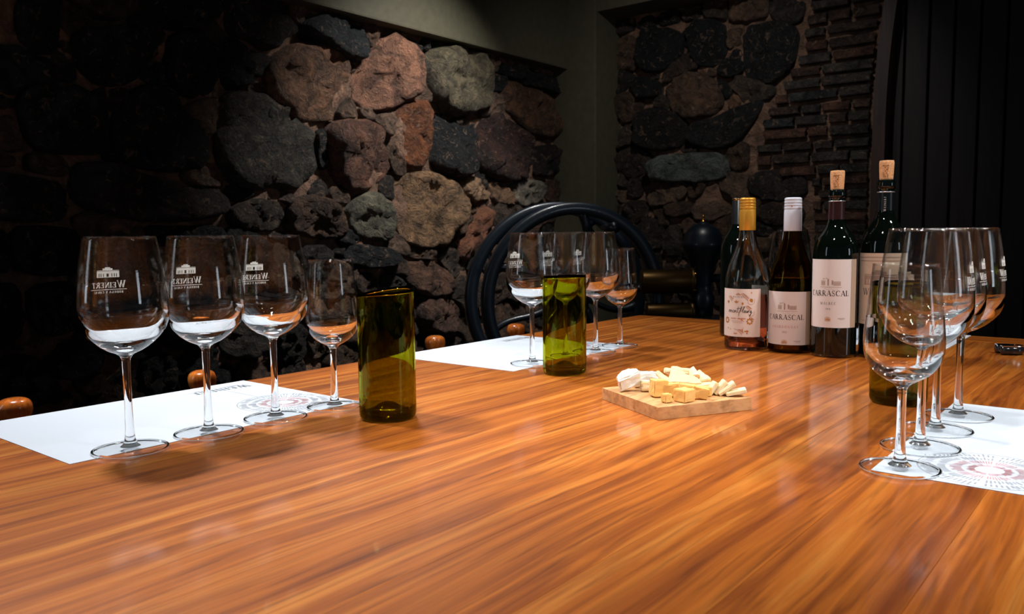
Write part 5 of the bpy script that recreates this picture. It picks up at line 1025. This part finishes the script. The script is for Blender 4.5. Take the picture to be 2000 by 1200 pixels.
# 2 white wine bottle, olive glass, white cap
b2=empty('wine_bottle',(-.5565,1.536,TZ+.0003)); tag(b2,'olive green white-wine bottle with white screw cap and cream label','wine bottle','wine bottles standing in a row')
solid('bottle_body',o1+inn+ip,M['amber_glass'],b2)
wine2=[(0,.0343),(.010,.0323),(.021,.0233),(.0286,.0103),(.0342,.0063),(.0378,.0125),(.0381,.03),(.0381,.125),(.0372,.139),(.0371,.1392),(0,.1392)]
solid('wine',wine2,M['white_wine'],b2)
c2=[(r*1.06 if z<.2905 else r,z-.002) for r,z in capp]; lathe('screw_cap',c2[::-1],M['white_cap'],b2,48)
rs=bmesh.new(); f2=cyl_fn(.0163,math.radians(-78)); poly(rs,[(-.001,.2705),(.001,.2705),(.0014,.2730),(-.0014,.2730)],f2); decal('red_mark',rs,M['red_spot'],b2)
label_sheet('front_label',R+.0004,AZL,math.radians(71),.0155,.1145,M['label'],b2,math.radians(75))
label_sheet('label_band',R+.0007,AZL+math.radians(63),math.radians(8),.0155,.1145,M['label_band'],b2,math.radians(8))
carrascal(b2,R,AZL,.0625,'CHARDONNAY','2022',.0096,True)

# 3 shorter corked bordeaux bottle
def corked(name,x,y,label,scale_z,capmat,sz=1.0):
    b=empty('wine_bottle',(x,y,TZ+.0003)); tag(b,label,'wine bottle','wine bottles standing in a row')
    pf=[(r*sz,z*scale_z) for r,z in smoothprof(BOR,2)]
    solid('bottle_body',punt(.036,.02)+pf+[(0,.299*scale_z)],M['dark_glass'],b)
    k=scale_z
    lathe('capsule',[(.0146,.244*k),(.0142,.262*k),(.0139,.2780*k)],capmat,b,40)
    lathe('capsule_ring',[(.0141,.2775*k),(.0145,.2779*k),(.0145,.2788*k),(.0141,.2792*k)],M['silver'],b,40)
    z0=.299*k; lathe('cork',[(0,z0-.002),(.0108,z0-.002),(.0112,z0+.002),(.0121,z0+.018),(.0124,z0+.030),(.0116,z0+.0335),(0,z0+.0345)],M['cork'],b,32)
    cs=bmesh.new(); fc=cyl_fn(.0126,math.radians(-78)); rr=random.Random(4)
    for i in range(5):
        for j in range(7):
            if rr.random()<.65: quad(cs,-.006+i*.002,z0+.004+j*.0032,-.0045+i*.002+rr.uniform(-.0005,.0008),z0+.006+j*.0032,fc)
    me=bpy.data.meshes.new('cork_stamp'); cs.to_mesh(me); cs.free()
    for v in me.vertices:
        t=(v.co.z-z0)/.030; rad=.0112+.0013*max(0,min(1,t)); s=(rad+.0003)/v.co.xy.length; v.co.x*=s; v.co.y*=s
    link('cork_stamp',me,M['cork_ink'],b,False)
    return b
b3=corked('b3',-.473,1.523,'shorter dark red-wine bottle with cork in its neck and cream label',1.0,M['capsule_red'])
R3=.0382
label_sheet('front_label',R3+.0004,AZL,math.radians(77),.054,.1755,M['label'],b3,math.radians(78))
label_sheet('label_band',R3+.0007,AZL+math.radians(67),math.radians(10),.054,.1755,M['label_band'],b3,math.radians(10))
carrascal(b3,R3,AZL+math.radians(-3),.1105,'MALBEC','2018',.0098)
# 4 taller corked bottle
b4=corked('b4',-.400,1.559,'tallest corked dark bottle in the row, beige label, light lettering down its neck',1.052,M['capsule_black'],1.02)
R4=.0382*1.02
label_sheet('front_label',R4+.0004,AZL,math.radians(82),.060,.1860,M['label_beige'],b4,math.radians(82))
f4=cyl_fn(R4+.0007,AZL)
t4=bmesh.new(); centred(t4,'WEINERT',0,.112,.0120,f4,.12,.8); decal('printed_name',t4,M['ink_dark'],b4)
t4=bmesh.new(); pk=bmesh.new(); villa(pk,0,.130,.056,f4); decal('printed_sketch',pk,M['ink_sketch'],b4); t4.free()
for q in ((-.045,.178,.045,.1795),(-.040,.172,.040,.173),(-.03,.066,.03,.0668)):
    ln_=bmesh.new(); quad(ln_,*q,f4); decal('printed_line',ln_,M['ink_sketch'],b4)
ln_=bmesh.new(); [quad(ln_,-.016+.0046*k,.096,-.0130+.0046*k,.0985,f4) for k in range(7)]; decal('printed_small_line',ln_,M['ink_sketch'],b4)
nt=bmesh.new(); azn=math.radians(-79); fnn=lambda x,y:((.0148)*math.cos(azn-y/.0148),.0148*math.sin(azn-y/.0148),.262+x)
add_text(nt,'WEINERT',-.003,-.0016,.0040,fnn,.35,.85,1.1); decal('neck_lettering',nt,M['etch'],b4)
# 5 bottle in the back with a long black capsule
b0=empty('wine_bottle',(-.734,1.701,TZ+.0003)); tag(b0,'black bottle with long black capsule and gold bands, standing behind the rosé bottle','wine bottle','wine bottles standing in a row')
pf=[(r*.98,z) for r,z in smoothprof(BOR,2) if z<.262]; solid('bottle_body',punt(.035,.02)+pf+[(.0145,.262),(.0145,.296),(0,.297)],M['dark_glass'],b0)
lathe('capsule',[(0,.2985),(.0135,.2980),(.0148,.2965),(.0150,.235),(.0172,.2315)][::-1],M['capsule_black'],b0,40)
lathe('gold_band',[(.0149,.2925),(.0153,.2930),(.0153,.2955),(.0149,.2960)],M['brass_bright'],b0,40)
lathe('gold_band',[(.0180,.2290),(.0188,.2298),(.0180,.2325),(.0165,.2330)],M['brass_bright'],b0,40)

# ---------------- cheese board ----------------
ang=math.atan2(.124,.068); ex=Vector((math.cos(ang),math.sin(ang),0)); ey=Vector((-math.sin(ang),math.cos(ang),0))
A0=Vector((-.475,.872,TZ)); BW_,BL_=.141,.139; bc=A0+ex*BL_/2+ey*BW_/2
bm=bmesh.new(); bx(bm,(0,0,.008),(BL_,BW_,.016),None,.0006)
for f in bm.faces: pass
cb=frombm('cheese_board',bm,M['board'],None,False,(bc.x,bc.y,TZ+.0002)); cb.rotation_euler=(0,0,ang); tag(cb,'small square light wooden board under the cheese','cheese board')
def prism(name,pts,h,loc,rz,mt,label,rx=0,ry=0,cat='cheese',bev=.0008,group=None,jit=.0006,rough=0,z=.0164):
    bm=bmesh.new(); vs=[bm.verts.new((x,y,0)) for x,y in pts]; f=bm.faces.new(vs)
    r=bmesh.ops.extrude_face_region(bm,geom=[f]); bmesh.ops.translate(bm,vec=(0,0,h),verts=[v for v in r['geom'] if isinstance(v,bmesh.types.BMVert)])
    bmesh.ops.recalc_face_normals(bm,faces=bm.faces); bmesh.ops.bevel(bm,geom=list(bm.edges),offset=bev,segments=2,affect='EDGES')
    if rough:
        bmesh.ops.triangulate(bm,faces=[f for f in bm.faces if len(f.verts)>4]); bmesh.ops.subdivide_edges(bm,edges=[e for e in bm.edges if e.calc_length()>.004],cuts=3,use_grid_fill=True)
        for v in bm.verts:
            q=v.co*140+Vector((loc[0]*90,loc[1]*90,0)); v.co+=Vector((noise.noise(q),noise.noise(q+Vector((9,0,0))),noise.noise(q+Vector((0,7,0)))))*rough
    rr=random.Random(int(abs(loc[0]*9999))+int(abs(loc[1]*7777)))
    for v in bm.verts: v.co+=Vector([rr.uniform(-jit,jit) for _ in range(3)])*.5
    rot=Matrix.Rotation(rx,3,'X')@Matrix.Rotation(ry,3,'Y'); bmesh.ops.rotate(bm,cent=(0,0,0),matrix=rot,verts=bm.verts)
    mz=min(v.co.z for v in bm.verts); bmesh.ops.translate(bm,vec=(0,0,-mz),verts=bm.verts)
    me=bpy.data.meshes.new(name); bm.to_mesh(me); bm.free(); o=link(name,me,mt,None,False,(loc[0],loc[1],TZ+z)); o.rotation_euler=(0,0,rz); tag(o,label,cat,group); return o
def rect(a,b): return [(-a/2,-b/2),(a/2,-b/2),(a/2,b/2),(-a/2,b/2)]
CUBES='yellow cheese cubes on the board'; SL='thin cheese slices fanned on the board'; TR='pale cheese triangles piled on the board'; BR='white rind cheese pieces on the board'
D=math.radians
prism('cheese_wedge',[(-.018,-.010),(.016,-.008),(.014,.006),(.002,.012),(-.012,.010)],.019,(-.558,.944),D(60),M['rind'],'white mouldy-rind cheese wedge at the left end of the board',rx=.25,ry=-.3,group=BR,jit=.0008,bev=.002,rough=.0028)
o=prism('cheese_block',[(-.018,-.008),(.018,-.009),(.018,.009),(-.017,.008)],.019,(-.552,.975),D(38),M['rind'],'white rind cheese block behind the leftmost wedge',ry=.1,group=BR,jit=.0008,bev=.002,rough=.0028)
prism('cheese_block',rect(.024,.014),.013,(-.533,.955),D(38),M['cream_cheese'],'cream cheese block with white top, right of the mouldy wedge',group=BR,jit=.0006,bev=.0012,rough=.0014)
bm=bmesh.new()
for k,(a,b,c) in enumerate(((0,0,0),(.006,.002,.001),(.002,.004,-.002),(-.004,.001,.001))): bmesh.ops.create_icosphere(bm,subdivisions=1,radius=.0016,matrix=Matrix.Translation((a,b,c)))
mo=frombm('blue_mould',bm,M['mould'],[x for x in bpy.data.objects if x.name.startswith('cheese_wedge')][0],True,(-.003,-.006,.0225))
prism('cheese_cube',rect(.019,.017),.021,(-.507,.930),D(52),M['cheddar'],'tallest yellow cheese cube at the front left of the heap',ry=.06,group=CUBES,rough=.0006)
prism('cheese_cube',rect(.024,.013),.016,(-.492,.937),D(20),M['cheddar'],'oblong yellow cheese cube behind the tiny cube',group=CUBES,rough=.0006,ry=-.12)
prism('cheese_cube',rect(.0105,.0105),.0105,(-.481,.904),D(65),M['cheddar'],'tiny yellow cheese cube at the front of the board',group=CUBES,rough=.0006)
prism('cheese_cube',rect(.020,.019),.0155,(-.466,.922),D(75),M['cheddar'],'broad yellow cheese cube nearest the front corner',group=CUBES,rough=.0006)
prism('cheese_cube',rect(.021,.014),.013,(-.458,.946),D(30),M['cheddar'],'flat yellow cheese cube right of the broad cube',group=CUBES,rough=.0006,ry=.25)
prism('cheese_cube',rect(.018,.012),.012,(-.461,.966),D(48),M['cheddar'],'small yellow cheese piece below the fanned slices',group=CUBES,rough=.0006)
prism('cheese_cube',rect(.020,.015),.012,(-.515,.955),D(15),M['cheddar'],'yellow cheese cube hidden under the left triangle',group=CUBES,rough=.0006)
tri=[(-.020,-.013),(.022,-.010),(-.002,.019)]
def tr(pts,h,loc,rz,label,rx,ry,z): prism('cheese_triangle',pts,h,loc,D(rz),M['pale_cheese'],label,rx=rx,ry=ry,group=TR,rough=.0011,z=z,bev=.001)
tr([(-.020,-.012),(.022,-.014),(.010,.016),(-.012,.012)],.011,(-.500,1.004),20,'thick pale cheese piece under the back of the heap',.05,0,.0164)
tr(tri,.007,(-.512,.958),78,'left pale cheese triangle leaning on the cubes',.50,.40,.0185)
tr([(-.022,-.016),(.024,-.014),(.016,.017),(-.010,.020)],.007,(-.500,.980),40,'largest pale cheese slice on top of the heap',.50,.12,.0235)
tr(tri,.007,(-.513,.992),120,'pale cheese triangle at the back of the heap',.25,.45,.0225)
tr([(-.015,-.012),(.018,-.010),(.002,.016)],.006,(-.497,1.000),10,'small pale cheese triangle crowning the back of the heap',.40,-.25,.0265)
tr([(-.018,-.012),(.020,-.010),(.006,.017)],.007,(-.487,.999),30,'pale cheese slice sloping down at the right of the heap',.42,-.25,.0200)
tr([(-.024,-.010),(.024,-.006),(.014,.012)],.008,(-.477,.984),42,'long pale cheese slice lying in front of the right triangles',.12,-.12,.0164)
prism('cheese_cube',rect(.024,.020),.011,(-.486,.966),D(34),M['cheddar'],'wide yellow cheese slab in the middle under the largest slice',group=CUBES,rough=.0006,ry=.15)
for k,(x,y,a,t,ln,lab) in enumerate(((-.455,.982,42,.95,.019,'first fanned cheese slice, steepest, beside the heap'),(-.448,.990,38,.85,.022,'second fanned cheese slice from the heap'),(-.439,.990,34,.62,.025,'third fanned cheese slice, half tilted'),(-.428,.992,30,.22,.026,'last fanned cheese slice, lying almost flat at the right corner'))):
    prism('cheese_slice',rect(ln,.017),.0052,(x,y),D(a),M['cream_cheese'],lab,ry=-t,group=SL)

# ---------------- foil cutter ----------------
fc=empty('foil_cutter',(-.222,1.713,TZ+.0005),.5); tag(fc,'small black and chrome foil cutter lying near the far right table corner','foil cutter')
bm=bmesh.new(); outer=[]; inner=[]
path=[(-.017,.012)]+arc(.004,0,.014,.0125,90,-90,12)+[(-.017,-.012)]
bm=tube_bm([(x,y,.0080) for x,y in path],.0078,12); frombm('body',bm,M['black_plastic'],fc,True)
bm=bmesh.new(); P=[(x,y) for x,y in path]; L_=[]
for i in range(len(P)):
    a=Vector(P[max(0,i-1)]);b=Vector(P[min(len(P)-1,i+1)]); d=(b-a).normalized(); n_=Vector((-d.y,d.x))*.0048
    L_.append([bm.verts.new((P[i][0]+n_.x*s_,P[i][1]+n_.y*s_,z_)) for s_,z_ in ((1,.0148),(1,.0166),(-1,.0166),(-1,.0148))])
for a,b in zip(L_,L_[1:]):
    for q in range(4): bm.faces.new((a[q],a[(q+1)%4],b[(q+1)%4],b[q]))
bm.faces.new(L_[0]); bm.faces.new(L_[-1]); frombm('chrome_plate',bm,M['chrome'],fc,False)
for sgn in (1,-1):
    lathe('cutting_wheel',[(0,-.0006),(.0042,0),(0,.0006)],M['chrome'],fc,18,(-.013,.005*sgn,.0055))

# ---------------- chairs at the left side ----------------
def chair(cyv,label):
    r=empty('wooden_chair',(-1.36,cyv,0)); tag(r,label,'chair','wooden chairs along the left table side'); hw=.155
    kn=[(0,-.0205),(.013,-.0200),(.0215,-.0125),(.0245,-.0015),(.0238,.0075),(.0200,.0140),(.0120,.0175),(0,.0185)]
    for s in (-1,1):
        post=[(.014,0),(.017,.02),(.019,.30),(.021,.44),(.020,.60),(.0155,.655),(.0195,.668),(.0195,.678),(.012,.687),(.0115,.700)]
        lathe('back_post',post,M['chair_dark'],r,20,(0,s*hw,0))
        lathe('knob',smoothprof(kn,3),M['chair'],r,32,(0,s*hw,.7185))
        lathe('collar',[(.011,.684),(.0165,.688),(.0165,.693),(.011,.697)],M['chair'],r,24,(0,s*hw,0))
        lathe('front_leg',[(.014,0),(.018,.03),(.020,.22),(.022,.40),(.020,.43)],M['chair_dark'],r,20,(.33,s*hw*1.12,0))
    for z,h in ((.53,.045),(.615,.05)):
        bm=bmesh.new(); vsr=[]
        n=10
        for i in range(n+1):
            y=-hw+2*hw*i/n; x=-.022*math.sin(PI*i/n); hh=h/2*(1+.35*math.sin(PI*i/n))
            vsr.append([bm.verts.new(q) for q in ((x-.006,y,z-h/2),(x+.006,y,z-h/2),(x+.006,y,z+hh),(x-.006,y,z+hh))])
        for a,b in zip(vsr,vsr[1:]):
            for j in range(4): bm.faces.new((a[j],a[(j+1)%4],b[(j+1)%4],b[j]))
        bm.faces.new(vsr[0]); bm.faces.new(vsr[-1]); frombm('back_slat',bm,M['chair_dark'],r,False)
    bm=bmesh.new(); bx(bm,(.165,0,.435),(.40,.37,.035),None,.012); frombm('seat',bm,M['chair_dark'],r,False)
    for s in (-1,1): bm=tube_bm([(0,s*hw,.18),(.33,s*hw*1.12,.18)],.009,10); frombm('stretcher',bm,M['chair_dark'],r,True)
    bm=tube_bm([(.33,-hw*1.12,.24),(.33,hw*1.12,.24)],.010,10); frombm('stretcher',bm,M['chair_dark'],r,True)
chair(.640,'nearest wooden chair, two round orange knobs behind the left glasses')
chair(1.555,'farther wooden chair, round orange knobs showing beside the iron flywheel')

# ---------------- old wine pump with its flywheels ----------------
pc=Vector((-1.84,2.63,0)); axis=Vector((-.174,.117,0)).normalized(); pa=math.atan2(axis.y,axis.x)
pu=empty('wine_pump',(pc.x,pc.y,0)); tag(pu,'old black iron wine pump with two large spoked flywheels and brass cylinders','pump')
def local(v): return (v[0]-pc.x,v[1]-pc.y,v[2])
def flywheel(c,R,flip):
    Mx=Matrix.Rotation(pa,4,'Z')@Matrix.Rotation(PI/2,4,'Y')
    t=.022; prof=[(R-.046,-t*.7),(R-.040,-t),(R-.008,-t),(R-.001,-t*.75),(R,0),(R-.001,t*.75),(R-.008,t),(R-.040,t),(R-.046,t*.7)]
    bm=lathe_bm(prof,96,True); bmesh.ops.transform(bm,matrix=Mx,verts=bm.verts)
    o=frombm('flywheel',bm,M['iron'],pu,True,local(c))
    bm=lathe_bm([(0,-.035),(.040,-.035),(.048,-.025),(.048,.025),(.040,.035),(0,.035)],32); bmesh.ops.transform(bm,matrix=Mx,verts=bm.verts); frombm('hub',bm,M['iron'],o,True)
    for k in range(5):                                # s-curved spokes
        a0=2*PI*k/5+flip; pts=[]
        for i in range(13):
            s=i/12; rr=.042+(R-.06-.03)*s+.02*s; a=a0+.55*math.sin(PI*s)*(.5)+.35*s; pts.append(Mx@Vector((rr*math.cos(a),rr*math.sin(a),0)))
        bm=tube_bm(pts,[.020-.007*math.sin(PI*i/12) for i in range(13)],10); frombm('spoke',bm,M['iron'],o,True)
    return o
f1=flywheel((-1.754,2.567,.722),.368,.35); f2_=flywheel((-1.924,2.690,.716),.384,.7)
bm=tube_bm([local((-1.70,2.531,.72)),local((-1.84,2.628,.72)),local((-1.99,2.735,.716))],.018,14); frombm('axle',bm,M['iron'],pu,True)
kp=Vector((-1.612,2.553,.993)); bm=tube_bm([local(kp+axis*.03),local(kp-axis*.02),local(kp-axis*.09)],[.008,.016,.020],14); frombm('crank_handle',bm,M['iron'],pu,True)
vb=Vector((-1.378,2.869,0))
vp=[(.040,.66),(.041,.70),(.046,.725),(.038,.745),(.033,.765),(.033,.775),(.036,.785),(.034,.80),(.046,.845),(.062,.885),(.0745,.915),(.0765,.925),(.0765,.931),(.0745,.936),(.070,.960),(.056,.985),(.036,1.000),(.020,1.005),(.018,1.012),(0,1.013)]
lathe('air_vessel',[(0,.66)]+vp,M['iron'],pu,48,local(vb))
lathe('valve',[(.010,1.010),(.010,1.016),(.006,1.018),(.0045,1.020),(.0045,1.030),(.006,1.031),(.005,1.036),(0,1.037)],M['brass_bright'],pu,20,local(vb))
def hcyl(name,p0,p1,prof,mt,parent=pu):               # lathe along p0->p1, profile (radius, share of length)
    p0,p1=Vector(p0),Vector(p1); d=p1-p0; q=d.to_track_quat('Z','Y').to_matrix().to_4x4()
    bm=lathe_bm([(r,z*d.length) for r,z in prof],40); bmesh.ops.transform(bm,matrix=Matrix.Translation(p0)@q,verts=bm.verts)
    return frombm(name,bm,mt,parent,True)
cdir=Vector((.78,.626,0))
c0=local(Vector((-1.39,2.845,.79))-cdir*.21); c1=local(Vector((-1.39,2.845,.79))-cdir*.010)
hcyl('brass_cylinder',c0,c1,[(0,0),(.045,0),(.046,.02),(.046,.90),(.054,.91),(.054,.985),(.046,1),(0,1)],M['brass'])
c0=local(Vector((-1.39,2.845,.675))-cdir*.19); c1=local(Vector((-1.39,2.845,.675))-cdir*.010)
hcyl('brass_cylinder',c0,c1,[(0,0),(.033,0),(.034,.02),(.034,.88),(.042,.90),(.042,.98),(.034,1),(0,1)],M['brass'])
for k in range(5):
    a=2*PI*k/5; pv=Vector(local(Vector((-1.39,2.845,.79))-cdir*.022))+Vector((-cdir.y*.05*math.cos(a),cdir.x*.05*math.cos(a),.05*math.sin(a)))
    hcyl('bolt',pv,pv+cdir*.014,[(0,0),(.005,0),(.005,1),(0,1)],M['brass_bright'])
bm=bmesh.new(); rot=Matrix.Rotation(math.atan2(cdir.y,cdir.x),3,'Z')
bx(bm,local((-1.40,2.84,.57)),(.34,.16,.17),rot,.012); bx(bm,local((-1.62,2.70,.54)),(.30,.14,.10),rot,.012); frombm('pump_body',bm,M['iron'],pu,False)
bm=bmesh.new(); bx(bm,local((-1.60,2.71,.46)),(.78,.20,.06),rot,.008); frombm('bed_plate',bm,M['iron'],pu,False)
for sx in (-.32,.32):
    for sy in (-.07,.07):
        c=Vector((-1.60,2.71,.215))+cdir*sx+Vector((-cdir.y,cdir.x,0))*sy; bm=bmesh.new(); bx(bm,local(c),(.045,.035,.43),rot,.004); frombm('leg',bm,M['iron'],pu,False)
bm=bmesh.new(); p=Vector((-1.83,2.625,0)); bx(bm,local((p.x,p.y,.60)),(.07,.09,.24),rot,.01); frombm('bearing_block',bm,M['iron'],pu,False)
# bracket and outlet pipe right of the vessel
hcyl('outlet_pipe',local((-1.372,2.872,.80)),local((-1.290,2.925,.80)),[(0,0),(.016,0),(.016,.75),(.026,.76),(.026,1),(0,1)],M['iron'])
hcyl('outlet_pipe',local((-1.305,2.915,.70)),local((-1.305,2.915,.86)),[(0,0),(.018,0),(.018,.85),(.024,.86),(.024,1),(0,1)],M['iron'])
